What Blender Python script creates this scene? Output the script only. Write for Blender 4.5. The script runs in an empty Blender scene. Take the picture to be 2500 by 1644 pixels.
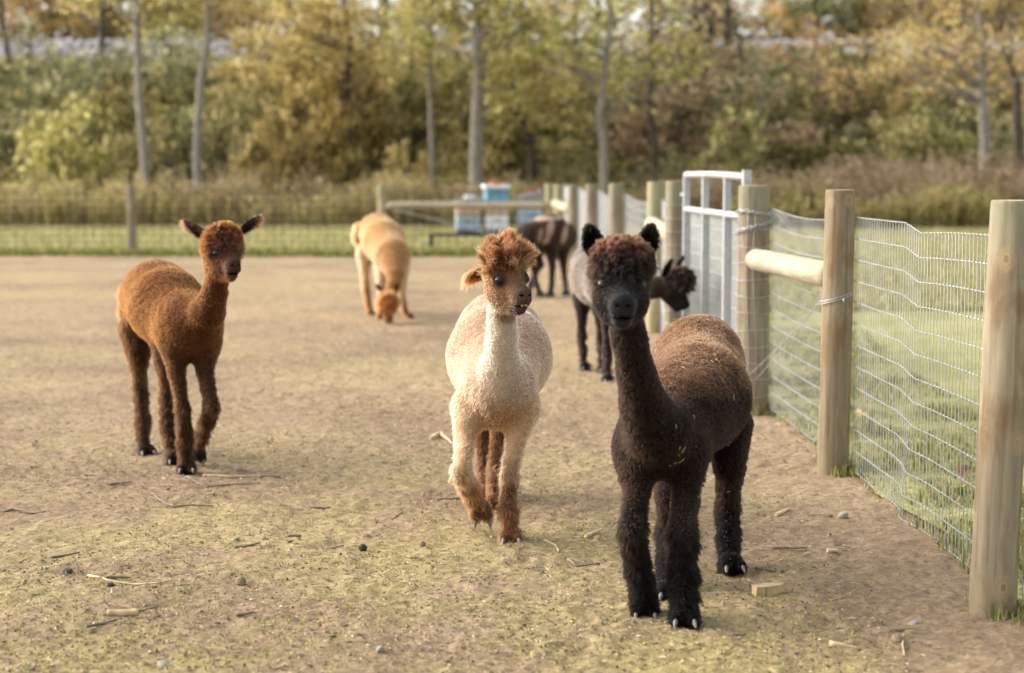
import bpy, math, random
import numpy as np
from mathutils import Vector, Matrix

R = math.radians
random.seed(7)
scene = bpy.context.scene
col = scene.collection

# ------------------------------------------------------------------ camera
FPX, W0, H0 = 4250.0, 2500.0, 1644.0        # focal length in photo pixels, photo size
CAM_Z, PITCH = 1.5, math.atan(411.0 / 4250.0)
cam_d = bpy.data.cameras.new('camera')
cam = bpy.data.objects.new('camera', cam_d); col.objects.link(cam)
cam_d.sensor_width = 36.0
cam_d.lens = 36.0 * FPX / W0
cam_d.clip_start, cam_d.clip_end = 0.1, 2000
cam.location = (0, 0, CAM_Z)
cam.rotation_euler = (math.pi / 2 - PITCH, 0, 0)
cam_d.dof.use_dof = True
cam_d.dof.focus_distance = 6.75
cam_d.dof.aperture_fstop = 2.0
scene.camera = cam

# ------------------------------------------------------------------ sky, sun, exposure
SUN_EL, SUN_AZ = R(32), R(-74)               # azimuth measured from +Y towards +X: behind left
world = bpy.data.worlds.new('World'); scene.world = world
world.use_nodes = True
wn = world.node_tree; wn.nodes.clear()
sky = wn.nodes.new('ShaderNodeTexSky'); sky.sky_type = 'NISHITA'
sky.sun_disc = False
sky.sun_elevation, sky.sun_rotation = SUN_EL, SUN_AZ
sky.air_density, sky.dust_density, sky.ozone_density = 1.0, 4.0, 0.6
hs = wn.nodes.new('ShaderNodeHueSaturation'); hs.inputs['Saturation'].default_value = 0.35
bg = wn.nodes.new('ShaderNodeBackground'); bg.inputs['Strength'].default_value = 0.15
wo = wn.nodes.new('ShaderNodeOutputWorld')
wn.links.new(sky.outputs[0], hs.inputs['Color']); wn.links.new(hs.outputs[0], bg.inputs['Color'])
wn.links.new(bg.outputs[0], wo.inputs[0])
sun_d = bpy.data.lights.new('sun', 'SUN'); sun_d.energy = 0.72; sun_d.angle = R(65); sun_d.color = (1, .88, .72)
sun = bpy.data.objects.new('sun', sun_d); col.objects.link(sun)
_sd = Vector((math.sin(SUN_AZ) * math.cos(SUN_EL), math.cos(SUN_AZ) * math.cos(SUN_EL), math.sin(SUN_EL)))
sun.rotation_euler = _sd.to_track_quat('Z', 'Y').to_euler()
sun.location = (-6, 6, 12)
vs = scene.view_settings
vs.view_transform, vs.look, vs.gamma, vs.use_curve_mapping = 'Standard', 'None', 1.0, False
vs.exposure = 1.47
scene.render.engine = 'CYCLES'
scene.cycles.use_denoising = True
scene.cycles.max_bounces = 8
scene.cycles.transparent_max_bounces = 8
scene.cycles.sample_clamp_indirect = 6
scene.cycles_curves.shape = 'RIBBONS'

# ------------------------------------------------------------------ helpers
_cp, _sp = math.cos(PITCH), math.sin(PITCH)
def spot(u, v, y):
    """world point at distance y that the photo shows at pixel (u, v)"""
    a, b = (u - W0 / 2) / FPX, -(v - H0 / 2) / FPX
    d = Vector((a, _cp + b * _sp, -_sp + b * _cp))
    k = y / d.y
    return Vector((d.x * k, y, CAM_Z + d.z * k))
def ground(u, v):
    a, b = (u - W0 / 2) / FPX, -(v - H0 / 2) / FPX
    d = Vector((a, _cp + b * _sp, -_sp + b * _cp))
    k = -CAM_Z / d.z
    return Vector((d.x * k, d.y * k, 0))
def tag(o, label=None, cat=None, group=None, kind=None):
    if label: o['label'] = label
    if cat: o['category'] = cat
    if group: o['group'] = group
    if kind: o['kind'] = kind
    return o
def empty(name, loc=(0, 0, 0), rz=0.0):
    o = bpy.data.objects.new(name, None); col.objects.link(o)
    o.location = loc; o.rotation_euler = (0, 0, rz); o.empty_display_size = .1
    return o
def link(name, me, mat=None, parent=None, loc=None):
    if mat is not None and len(me.materials) == 0: me.materials.append(mat)
    o = bpy.data.objects.new(name, me); col.objects.link(o)
    if parent is not None:
        o.parent = parent
    if loc is not None: o.location = loc
    return o
def mesh_np(name, V, F, smooth=True):
    V = np.asarray(V, np.float32); F = np.asarray(F, np.int32)
    me = bpy.data.meshes.new(name)
    me.vertices.add(len(V)); me.vertices.foreach_set('co', V.ravel())
    k = F.shape[1]
    me.loops.add(F.size); me.loops.foreach_set('vertex_index', F.ravel())
    me.polygons.add(len(F)); me.polygons.foreach_set('loop_start', np.arange(len(F), dtype=np.int32) * k)
    me.update(calc_edges=True)
    me.polygons.foreach_set('use_smooth', np.full(len(F), smooth, bool))
    me.validate(); me.update()
    return me
def set_color(me, name, C, domain='POINT'):
    a = me.attributes.new(name, 'FLOAT_COLOR', domain)
    C = np.asarray(C, np.float32)
    if C.shape[1] == 3: C = np.concatenate([C, np.ones((len(C), 1), np.float32)], 1)
    a.data.foreach_set('color', C.ravel())
def srgb(r, g, b):
    c = np.array([r, g, b]) / 255.0
    return tuple(np.where(c <= .04045, c / 12.92, ((c + .055) / 1.055) ** 2.4))
def nrm(a): return a / np.maximum(np.linalg.norm(a, axis=-1, keepdims=True), 1e-9)

def _hash(ix, iy, iz, seed):
    h = (ix.astype(np.int64) * 374761393 + iy.astype(np.int64) * 668265263 + iz.astype(np.int64) * 2147483647 + seed * 1274126177) & 0xffffffff
    h = ((h ^ (h >> 13)) * 1274126177) & 0xffffffff
    h = ((h ^ (h >> 16)) * 2246822519) & 0xffffffff
    return ((h ^ (h >> 15)) & 0xffffff) / float(0xffffff)
def noise3(P, scale, seed=0):
    """value noise in -1..1"""
    Q = P * scale; I = np.floor(Q).astype(np.int64); f = Q - I; f = f * f * (3 - 2 * f)
    out = np.zeros(len(P))
    for dx in (0, 1):
        for dy in (0, 1):
            for dz in (0, 1):
                w = (f[:, 0] if dx else 1 - f[:, 0]) * (f[:, 1] if dy else 1 - f[:, 1]) * (f[:, 2] if dz else 1 - f[:, 2])
                out += w * _hash(I[:, 0] + dx, I[:, 1] + dy, I[:, 2] + dz, seed)
    return out * 2 - 1
def fbm(P, scale, seed=0, octv=3):
    s, a, t = 0, 1.0, 0
    for o in range(octv):
        s = s + a * noise3(P, scale * 2 ** o, seed + 11 * o); t += a; a *= .5
    return s / t
def cell_center(P, size, seed=0):
    """nearest jittered grid point of every P (a Voronoi cell), and a random number per cell"""
    I = np.floor(P / size).astype(np.int64)
    best = np.full(len(P), 1e9); C = np.zeros_like(P); rnd = np.zeros(len(P))
    for dx in (-1, 0, 1):
        for dy in (-1, 0, 1):
            for dz in (-1, 0, 1):
                J = I + np.array([dx, dy, dz])
                c = np.stack([(J[:, k] + .15 + .7 * _hash(J[:, 0], J[:, 1], J[:, 2], seed + 5 * k)) * size for k in range(3)], 1)
                d = ((c - P) ** 2).sum(1); m = d < best
                best[m] = d[m]; C[m] = c[m]; rnd[m] = _hash(J[:, 0], J[:, 1], J[:, 2], seed + 77)[m]
    return C, rnd

def frame(fwd, up):
    f = np.array(fwd, float); f /= np.linalg.norm(f)
    u = np.array(up, float); u -= f * (u @ f); u /= np.linalg.norm(u)
    return np.stack([f, np.cross(u, f), u], 1)       # columns: forward, left, up

# ------------------------------------------------------------------ materials
def mat_new(name):
    m = bpy.data.materials.new(name); m.use_nodes = True
    nt = m.node_tree; nt.nodes.clear()
    out = nt.nodes.new('ShaderNodeOutputMaterial')
    return m, nt, out
def N(nt, t, **kw):
    n = nt.nodes.new(t)
    for k, v in kw.items():
        if k in n.inputs.keys(): n.inputs[k].default_value = v
        else: setattr(n, k, v)
    return n
def ramp(nt, stops, fac=None, interp='LINEAR'):
    r = nt.nodes.new('ShaderNodeValToRGB'); e = r.color_ramp.elements; r.color_ramp.interpolation = interp
    while len(e) < len(stops): e.new(0.5)
    for i, (p, c) in enumerate(stops):
        e[i].position = p; e[i].color = (*c[:3], 1)
    if fac is not None: nt.links.new(fac, r.inputs[0])
    return r
def plain(name, rgb, rough=.7, metal=0.0, spec=.5, bump=0.0, bscale=60, var=.15):
    """principled with a little procedural colour variation and fine relief"""
    m, nt, out = mat_new(name)
    p = N(nt, 'ShaderNodeBsdfPrincipled', Roughness=rough, Metallic=metal)
    p.inputs['Specular IOR Level'].default_value = spec
    tc = N(nt, 'ShaderNodeTexCoord'); nz = N(nt, 'ShaderNodeTexNoise', Scale=bscale, Detail=6.0)
    nt.links.new(tc.outputs['Object'], nz.inputs['Vector'])
    lo = [c * (1 - var) for c in rgb]; hi = [min(1, c * (1 + var)) for c in rgb]
    r = ramp(nt, [(.3, lo), (.7, hi)], nz.outputs['Fac'])
    nt.links.new(r.outputs[0], p.inputs['Base Color'])
    if bump:
        b = N(nt, 'ShaderNodeBump', Strength=bump, Distance=.01)
        nt.links.new(nz.outputs['Fac'], b.inputs['Height']); nt.links.new(b.outputs[0], p.inputs['Normal'])
    nt.links.new(p.outputs[0], out.inputs[0])
    return m
# ================================================================== the ground
def tube_np(pts, r, sides=6, cap=True, taper=None):
    """tube along a polyline; returns V, F (quads)"""
    P = np.asarray(pts, float); n = len(P)
    T = np.gradient(P, axis=0); T = nrm(T)
    ref = np.array([0, 0, 1.0]) if abs(T[:, 2]).mean() < .8 else np.array([1.0, 0, 0])
    A = nrm(np.cross(T, ref)); Bv = np.cross(T, A)
    rr = np.full(n, r) if np.isscalar(r) else np.asarray(r, float)
    an = 2 * np.pi * np.arange(sides) / sides
    V = (P[:, None] + rr[:, None, None] * (np.cos(an)[None, :, None] * A[:, None] + np.sin(an)[None, :, None] * Bv[:, None])).reshape(-1, 3)
    i = np.arange(n - 1)[:, None] * sides; j = np.arange(sides)[None]; j2 = (j + 1) % sides
    F = np.stack([i + j, i + j2, i + sides + j2, i + sides + j], -1).reshape(-1, 4)
    if cap:
        V = np.concatenate([V, P[:1], P[-1:]]); a, b = n * sides, n * sides + 1; jj = np.arange(sides); jn = (jj + 1) % sides
        F = np.concatenate([F, np.stack([jn, jj, np.full(sides, a), np.full(sides, a)], 1), np.stack([(n - 1) * sides + jj, (n - 1) * sides + jn, np.full(sides, b), np.full(sides, b)], 1)])
    return V, F
class Acc:
    """collects pieces of ONE mesh"""
    def __init__(s): s.V, s.F, s.n = [], [], 0
    def add(s, VF):
        V, F = VF; s.V.append(np.asarray(V)); s.F.append(np.asarray(F) + s.n); s.n += len(V)
    def tube(s, pts, r, sides=6, cap=True): s.add(tube_np(pts, r, sides, cap))
    def box(s, c, d, rz=0.0):
        c = np.array(c, float); d = np.array(d, float) / 2
        V = np.array([(x, y, z) for z in (-1, 1) for y in (-1, 1) for x in (-1, 1)], float) * d
        q = np.array([[math.cos(rz), -math.sin(rz), 0], [math.sin(rz), math.cos(rz), 0], [0, 0, 1]])
        s.add((V @ q.T + c, np.array([(0, 2, 3, 1), (4, 5, 7, 6), (0, 1, 5, 4), (2, 6, 7, 3), (0, 4, 6, 2), (1, 3, 7, 5)])))
    def build(s, name, mat=None, parent=None, smooth=True, loc=None):
        F = np.concatenate(s.F); V = np.concatenate(s.V)
        if (F[:, 2] == F[:, 3]).any():
            me = bpy.data.meshes.new(name)
            me.from_pydata(V.tolist(), [], [tuple(f[:3]) if f[2] == f[3] else tuple(f) for f in F.tolist()])
            me.polygons.foreach_set('use_smooth', np.full(len(me.polygons), smooth, bool)); me.update()
        else: me = mesh_np(name, V, F, smooth)
        return link(name, me, mat, parent, loc)

def fence_x(y):
    """x of the paddock's right-hand fence line"""
    return np.interp(y, [0, 2.9, 5.75, 8.5, 10.75, 13.3, 15.8, 30.2], [1.70, 1.68, 1.66, 1.60, 1.53, 1.33, 1.30, .82])

def dirt_material():
    m, nt, out = mat_new('paddock_dirt')
    tc = N(nt, 'ShaderNodeTexCoord'); L = nt.links.new
    def noise(sc, det=6.0, rough=.55, dist=0.0):
        n = N(nt, 'ShaderNodeTexNoise', Scale=sc, Detail=det, Roughness=rough, Distortion=dist); L(tc.outputs['Object'], n.inputs['Vector']); return n
    big, mid, fine, grit = noise(.55, 4), noise(3.2, 6, .65), noise(26, 8, .7, .4), noise(170, 4, .7)
    soil = ramp(nt, [(.25, srgb(96, 79, 61)), (.42, srgb(141, 120, 95)), (.58, srgb(166, 144, 116)), (.8, srgb(196, 177, 148))], fine.outputs['Fac'])
    moss = ramp(nt, [(.3, srgb(116, 108, 62)), (.5, srgb(154, 144, 90)), (.72, srgb(190, 178, 120))], fine.outputs['Fac'])
    # moss grows in thin sheets, thickest on the trodden middle of the paddock
    mx = N(nt, 'ShaderNodeMath', operation='MULTIPLY_ADD'); mx.inputs[1].default_value = .55
    L(mid.outputs['Fac'], mx.inputs[0]); L(big.outputs['Fac'], mx.inputs[2])
    f2 = N(nt, 'ShaderNodeMath', operation='MULTIPLY_ADD'); f2.inputs[1].default_value = .5
    L(fine.outputs['Fac'], f2.inputs[0]); L(mx.outputs[0], f2.inputs[2])
    mm = ramp(nt, [(.94, (0, 0, 0)), (1.12, (.8, .8, .8))], None)
    rg = N(nt, 'ShaderNodeMapRange'); rg.inputs[1].default_value = .93; rg.inputs[2].default_value = 1.07; rg.inputs[4].default_value = .88
    L(f2.outputs[0], rg.inputs[0]); nt.nodes.remove(mm)
    geo = N(nt, 'ShaderNodeAttribute', attribute_name='moss')
    mk = N(nt, 'ShaderNodeMath', operation='MULTIPLY'); L(rg.outputs[0], mk.inputs[0]); L(geo.outputs['Fac'], mk.inputs[1])
    c1 = N(nt, 'ShaderNodeMix', data_type='RGBA'); L(mk.outputs[0], c1.inputs['Factor']); L(soil.outputs[0], c1.inputs['A']); L(moss.outputs[0], c1.inputs['B'])
    bl = ramp(nt, [(.30, (.74, .72, .70)), (.5, (1, 1, 1)), (.68, (1.14, 1.13, 1.12))], big.outputs['Fac'])
    cb = N(nt, 'ShaderNodeMix', data_type='RGBA', blend_type='MULTIPLY'); cb.inputs['Factor'].default_value = 1.0
    L(c1.outputs['Result'], cb.inputs['A']); L(bl.outputs[0], cb.inputs['B']); c1 = cb
    gr = ramp(nt, [(.32, (.42, .40, .38)), (.46, (1, 1, 1)), (.62, (1, 1, 1)), (.75, (1.0, 1.0, 1.0))], grit.outputs['Fac'])
    c2 = N(nt, 'ShaderNodeMix', data_type='RGBA', blend_type='MULTIPLY'); c2.inputs['Factor'].default_value = .75
    L(c1.outputs['Result'], c2.inputs['A']); L(gr.outputs[0], c2.inputs['B'])
    p = N(nt, 'ShaderNodeBsdfPrincipled', Roughness=.95); p.inputs['Specular IOR Level'].default_value = .15
    L(c2.outputs['Result'], p.inputs['Base Color'])
    b1 = N(nt, 'ShaderNodeBump', Strength=1.0, Distance=.018); b2 = N(nt, 'ShaderNodeBump', Strength=.6, Distance=.004)
    L(fine.outputs['Fac'], b1.inputs['Height']); L(grit.outputs['Fac'], b2.inputs['Height']); L(b1.outputs[0], b2.inputs['Normal']); L(b2.outputs[0], p.inputs['Normal'])
    L(p.outputs[0], out.inputs[0]); return m
M_DIRT = dirt_material()
def turf_material():
    m, nt, out = mat_new('pasture_turf')
    tc = N(nt, 'ShaderNodeTexCoord'); L = nt.links.new
    a = N(nt, 'ShaderNodeTexNoise', Scale=1.1, Detail=8.0, Roughness=.65); b = N(nt, 'ShaderNodeTexNoise', Scale=22.0, Detail=6.0)
    L(tc.outputs['Object'], a.inputs['Vector']); L(tc.outputs['Object'], b.inputs['Vector'])
    r1 = ramp(nt, [(.3, srgb(134, 134, 84)), (.5, srgb(160, 156, 104)), (.7, srgb(178, 168, 120))], a.outputs['Fac'])
    r2 = ramp(nt, [(.3, (.6, .6, .55)), (.6, (1, 1, 1))], b.outputs['Fac'])
    c = N(nt, 'ShaderNodeMix', data_type='RGBA', blend_type='MULTIPLY'); c.inputs['Factor'].default_value = 1.0
    L(r1.outputs[0], c.inputs['A']); L(r2.outputs[0], c.inputs['B'])
    p = N(nt, 'ShaderNodeBsdfPrincipled', Roughness=1.0); p.inputs['Specular IOR Level'].default_value = .1
    bp = N(nt, 'ShaderNodeBump', Strength=.8, Distance=.03); L(b.outputs['Fac'], bp.inputs['Height']); L(bp.outputs[0], p.inputs['Normal'])
    L(c.outputs['Result'], p.inputs['Base Color']); L(p.outputs[0], out.inputs[0]); return m
M_TURF = turf_material()

def sheet(name, x0, x1, y0, y1, z, mat):
    V = [(x0, y0, z), (x1, y0, z), (x1, y1, z), (x0, y1, z)]
    return tag(link(name, mesh_np(name, V, [(0, 1, 2, 3)], False), mat), kind='structure')
sheet('ground', -600, 600, -200, 1200, -.03, M_TURF)
# paddock dirt with real relief: rows close together near the gate end of the paddock
def ground_relief(P):
    q = np.column_stack([P[:, 0], P[:, 1], np.zeros(len(P))])
    z = .022 * fbm(q, .8, 1, 2) + .014 * fbm(q, 4.5, 2, 3) + .013 * fbm(q, 17, 3, 3)
    sh = np.maximum(0, fbm(q, 30, 9, 2)); z += .012 * sh * sh
    z += .0045 * noise3(q, 75, 6)
    return z
def paddock():
    ys = [1.5]
    while ys[-1] < 30.0: ys.append(ys[-1] * 1.0042 + .001)
    ys = np.array(ys); t = np.linspace(-1, 1, 430); t = t * (.75 + .25 * t * t)
    half = .52 * ys + 1.6
    X = t[None] * half[:, None]; Y = np.repeat(ys[:, None], len(t), 1)
    P = np.column_stack([X.ravel(), Y.ravel()])
    edge = np.minimum(1, np.minimum((1 - np.abs(np.repeat(t[None], len(ys), 0).ravel())) * 12, 3 * (30 - P[:, 1])).clip(0))
    Z = ground_relief(P) * edge
    fx = fence_x(P[:, 1]); d = P[:, 0] - fx
    Z += .04 * np.exp(-((d + .12) / .22) ** 2) * np.clip((9.5 - P[:, 1]) / 2, 0, 1) * (.6 + .5 * noise3(np.column_stack([P, np.zeros(len(P))]), 2.2, 8))
    Z = np.where(d > .1, Z * np.clip(1 - (d - .1) / .4, 0, 1) - .03 * np.clip((d - .1) / .5, 0, 1), Z)
    # worn hollow path along the middle distance
    Z -= .03 * np.exp(-((P[:, 1] - 10.6 - .15 * P[:, 0]) / .5) ** 2) * edge
    V = np.column_stack([P, Z]); nr, nc = X.shape
    i = np.arange(nr - 1)[:, None] * nc + np.arange(nc - 1)[None]
    F = np.stack([i, i + 1, i + nc + 1, i + nc], -1).reshape(-1, 4)
    me = mesh_np('paddock', V, F)
    moss = np.clip(1.15 - .09 * P[:, 1], .12, 1) * np.clip((-d) / .9, 0, 1)
    moss = np.clip(moss + .25 * np.exp(-((P[:, 1] - 13.5) / 1.2) ** 2) + .25 * np.exp(-((P[:, 1] - 22) / 2.5) ** 2), 0, 1)
    set_color(me, 'moss', np.repeat(moss[:, None], 3, 1))
    return tag(link('paddock', me, M_DIRT), kind='structure')
paddock()
def ground_z(x, y): 
    return float(ground_relief(np.array([[x, y]]))[0]) if y < 29 else 0.0
# wider dirt yard round the fine part
def strip(name, xy, z, mat):
    V = [(x, y, z) for x, y in xy]; F = [(2 * i, 2 * i + 1, 2 * i + 3, 2 * i + 2) for i in range(len(xy) // 2 - 1)]
    me = mesh_np(name, V, F, False)
    return tag(link(name, me, mat), kind='structure')
yy = [-20, 0, 2.9, 5.75, 8.5, 10.75, 13.3, 15.8, 29.85]
strip('paddock_yard', sum([[(-90, y), (float(fence_x(y)) - .02, y)] for y in yy], []), -.026, M_DIRT)
# pasture outside the fence, and behind the far fence
strip('pasture', sum([[(float(fence_x(y)) + .10 + .05 * math.sin(3 * y), y), (90, y)] for y in np.linspace(-20, 29.8, 60)], []), .018, M_TURF)
strip('meadow', sum([[(x, 29.92 + .12 * math.sin(x * 1.7) + .08 * math.sin(x * 5.1)), (x, 52)] for x in np.linspace(-90, 90, 400)], [])[::1], .022, M_TURF)

# ---- grass blades
def leaf_material(name, stops, trans=.35, rough=.6, var_obj=.0):
    m, nt, out = mat_new(name); L = nt.links.new
    g = N(nt, 'ShaderNodeNewGeometry'); r = ramp(nt, stops, g.outputs['Random Per Island'])
    colr = r.outputs[0]
    if var_obj:
        oi = N(nt, 'ShaderNodeObjectInfo'); h = N(nt, 'ShaderNodeHueSaturation')
        mr = N(nt, 'ShaderNodeMapRange'); mr.inputs[3].default_value = 1 - var_obj; mr.inputs[4].default_value = 1 + var_obj
        L(oi.outputs['Random'], mr.inputs[0]); L(mr.outputs[0], h.inputs['Value'])
        mr2 = N(nt, 'ShaderNodeMapRange'); mr2.inputs[3].default_value = .485; mr2.inputs[4].default_value = .515
        mm = N(nt, 'ShaderNodeMath', operation='FRACT'); m7 = N(nt, 'ShaderNodeMath', operation='MULTIPLY'); m7.inputs[1].default_value = 7.31
        L(oi.outputs['Random'], m7.inputs[0]); L(m7.outputs[0], mm.inputs[0]); L(mm.outputs[0], mr2.inputs[0]); L(mr2.outputs[0], h.inputs['Hue'])
        L(colr, h.inputs['Color']); colr = h.outputs[0]
    d = N(nt, 'ShaderNodeBsdfDiffuse'); t = N(nt, 'ShaderNodeBsdfTranslucent'); mx = N(nt, 'ShaderNodeMixShader'); mx.inputs[0].default_value = trans
    L(colr, d.inputs['Color']); L(colr, t.inputs['Color']); L(d.outputs[0], mx.inputs[1]); L(t.outputs[0], mx.inputs[2]); L(mx.outputs[0], out.inputs[0])
    return m
M_BLADE = leaf_material('grass_blade', [(0, srgb(84, 98, 46)), (.35, srgb(118, 128, 66)), (.7, srgb(156, 154, 94)), (.88, srgb(182, 168, 116)), (1, srgb(198, 182, 136))], .4)
M_MEADOW = leaf_material('meadow_blade', [(0, srgb(130, 130, 84)), (.4, srgb(158, 154, 104)), (.8, srgb(186, 178, 130)), (1, srgb(208, 194, 150))], .4)
def blades(name, x, y, z, h, w, rng, label, mat=None):
    n = len(x); a = rng.uniform(0, 2 * np.pi, n); lean = rng.uniform(.15, .9, n)
    d = np.stack([np.cos(a), np.sin(a), np.zeros(n)], 1); s = np.stack([-np.sin(a), np.cos(a), np.zeros(n)], 1)
    b = np.stack([x, y, z], 1); up = np.array([0, 0, 1.0])
    m1 = b + up * (h * .6)[:, None] + d * (h * lean * .25)[:, None]; tp = b + up * (h * (1 - .35 * lean))[:, None] + d * (h * lean * .75)[:, None]
    V = np.stack([b - s * w[:, None], b + s * w[:, None], m1 + s * (w * .8)[:, None], m1 - s * (w * .8)[:, None], tp + s * .1 * w[:, None], tp - s * .1 * w[:, None]], 1).reshape(-1, 3)
    i = np.arange(n)[:, None] * 6
    F = np.concatenate([i + np.array([[0, 1, 2, 3]]), i + np.array([[3, 2, 4, 5]])])
    o = link(name, mesh_np(name, V, F, False), mat or M_BLADE); tag(o, label, 'grass', kind='stuff'); return o
rg = np.random.default_rng(21)
def scatter_grass():
    # outside the right-hand fence: ragged tufts near, short sward further off
    n = 70000
    y = 4.6 + 14 * rg.random(n) ** 1.7; x = fence_x(y) + .03 + (.12 * y) * rg.random(n) ** 1.3 + .0
    q = np.column_stack([x, y, np.zeros(n)]); den = .5 + .8 * fbm(q, 1.6, 5, 3)
    k = rg.random(n) < np.clip(den * np.clip((x - fence_x(y)) / .35, .12, 1), .06, 1); x, y = x[k], y[k]
    q = np.column_stack([x, y, np.zeros(len(x))]); tuft = np.clip(.6 + 1.2 * fbm(q, 3.0, 6, 2), .15, 1.6)
    blades('pasture_grass', x, y, np.full(len(x), .012), rg.uniform(.03, .09, len(x)) * tuft * np.clip(1.4 - .04 * y, .6, 1.3), rg.uniform(.0012, .003, len(x)) * (1 + .08 * y), rg, 'green pasture grass outside the wire fence')
    n = 60000
    y = 18 + 26 * rg.random(n); x = np.where(y < 30, fence_x(np.minimum(y, 30)) + .3 + rg.random(n) * (.32 * y), -.34 * y + .7 * y * rg.random(n)); 
    k = (y < 29.7) | (y > 30.1); x, y = x[k], y[k]
    blades('meadow_grass', x, y, np.full(len(x), .02), rg.uniform(.05, .12, len(x)), rg.uniform(.008, .02, len(x)), rg, 'short green grass strip beyond the far fence', M_MEADOW)
    n = 16000
    x = rg.uniform(-14, 1.0, n); y = 29.9 + rg.normal(0, .16, n)
    blades('fence_grass', x, y, np.full(n, -.01), rg.uniform(.06, .24, n) * (.5 + .5 * rg.random(n)), rg.uniform(.004, .012, n), rg, 'taller grass along the foot of the far fence')
scatter_grass()
pbx = np.repeat([1.615, 1.60, 1.50], 260); pby = np.repeat([5.74, 8.52, 10.72], 260); pa = rg.uniform(-1.9, 1.9, 780); pr = .075 + np.abs(rg.normal(0, .05, 780))
blades('post_grass', pbx + pr * np.cos(pa), pby + pr * np.sin(pa), np.full(780, .0), rg.uniform(.02, .09, 780), rg.uniform(.0015, .003, 780), rg, 'grass tufts at the feet of the fence posts')

# ---- litter on the dirt
M_LITTER = leaf_material('litter_bits', [(0, srgb(80, 67, 53)), (.25, srgb(112, 94, 72)), (.5, srgb(150, 129, 100)), (.8, srgb(180, 159, 128)), (1, srgb(202, 186, 158))], 0.0)
M_MOSSBIT = leaf_material('moss_bits', [(0, srgb(112, 108, 54)), (.5, srgb(152, 145, 78)), (1, srgb(194, 182, 114))], .15)
def bits(name, n, y0, y1, size, mat, label, cat, seed, elong, moss=False):
    r = np.random.default_rng(seed)
    y = y0 + (y1 - y0) * r.random(n) ** 1.6; x = (-.36 * y - .3) + r.random(n) * (.36 * y + .3 + fence_x(y) + .05)
    q = np.column_stack([x, y, np.zeros(n)])
    keep = r.random(n) < np.clip((.55 + .9 * fbm(q, 1.3, seed, 3)) if not moss else (.2 + 1.6 * fbm(q, 2.1, seed, 3)) * np.clip(1.3 - .1 * y, .1, 1) * np.clip((fence_x(y) - x) / .8, 0, 1), .02, 1); x, y = x[keep], y[keep]; n = len(x)
    z = ground_relief(np.column_stack([x, y]))
    L = size * r.lognormal(0, .45, n) * elong; Wd = size * r.lognormal(0, .4, n) * .5; Hh = Wd * r.uniform(.4, .9, n)
    a = r.uniform(0, np.pi, n); tilt = r.normal(0, .25, n)
    d = np.stack([np.cos(a), np.sin(a), np.sin(tilt)], 1); s = np.stack([-np.sin(a), np.cos(a), np.zeros(n)], 1); u = np.array([0, 0, 1.0])
    c = np.stack([x, y, z + Hh * .3], 1)
    V = np.stack([c - d * L[:, None] / 2, c + s * Wd[:, None] / 2, c + d * L[:, None] / 2, c - s * Wd[:, None] / 2, c + u * Hh[:, None] + d * (L * r.uniform(-.2, .2, n))[:, None]], 1).reshape(-1, 3)
    i = np.arange(n)[:, None] * 5
    F = np.concatenate([i + np.array([t]) for t in ((0, 3, 4), (3, 2, 4), (2, 1, 4), (1, 0, 4))])
    o = link(name, mesh_np(name, V, F, False), mat); tag(o, label, cat, kind='stuff')
bits('wood_crumbs', 115000, 3.4, 17, .0085, M_LITTER, 'crumbs of soil, bark and wood chip over the paddock', 'litter', 31, 1.6)
bits('straw_bits', 7000, 3.4, 20, .0050, M_LITTER, 'pale straw and splinters strewn on the dirt', 'litter', 32, 5.0)
bits('moss_tufts', 110000, 3.4, 12, .0085, M_MOSSBIT, 'yellow green moss in low tufts on the trodden dirt', 'moss', 33, 1.2, True)
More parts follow.
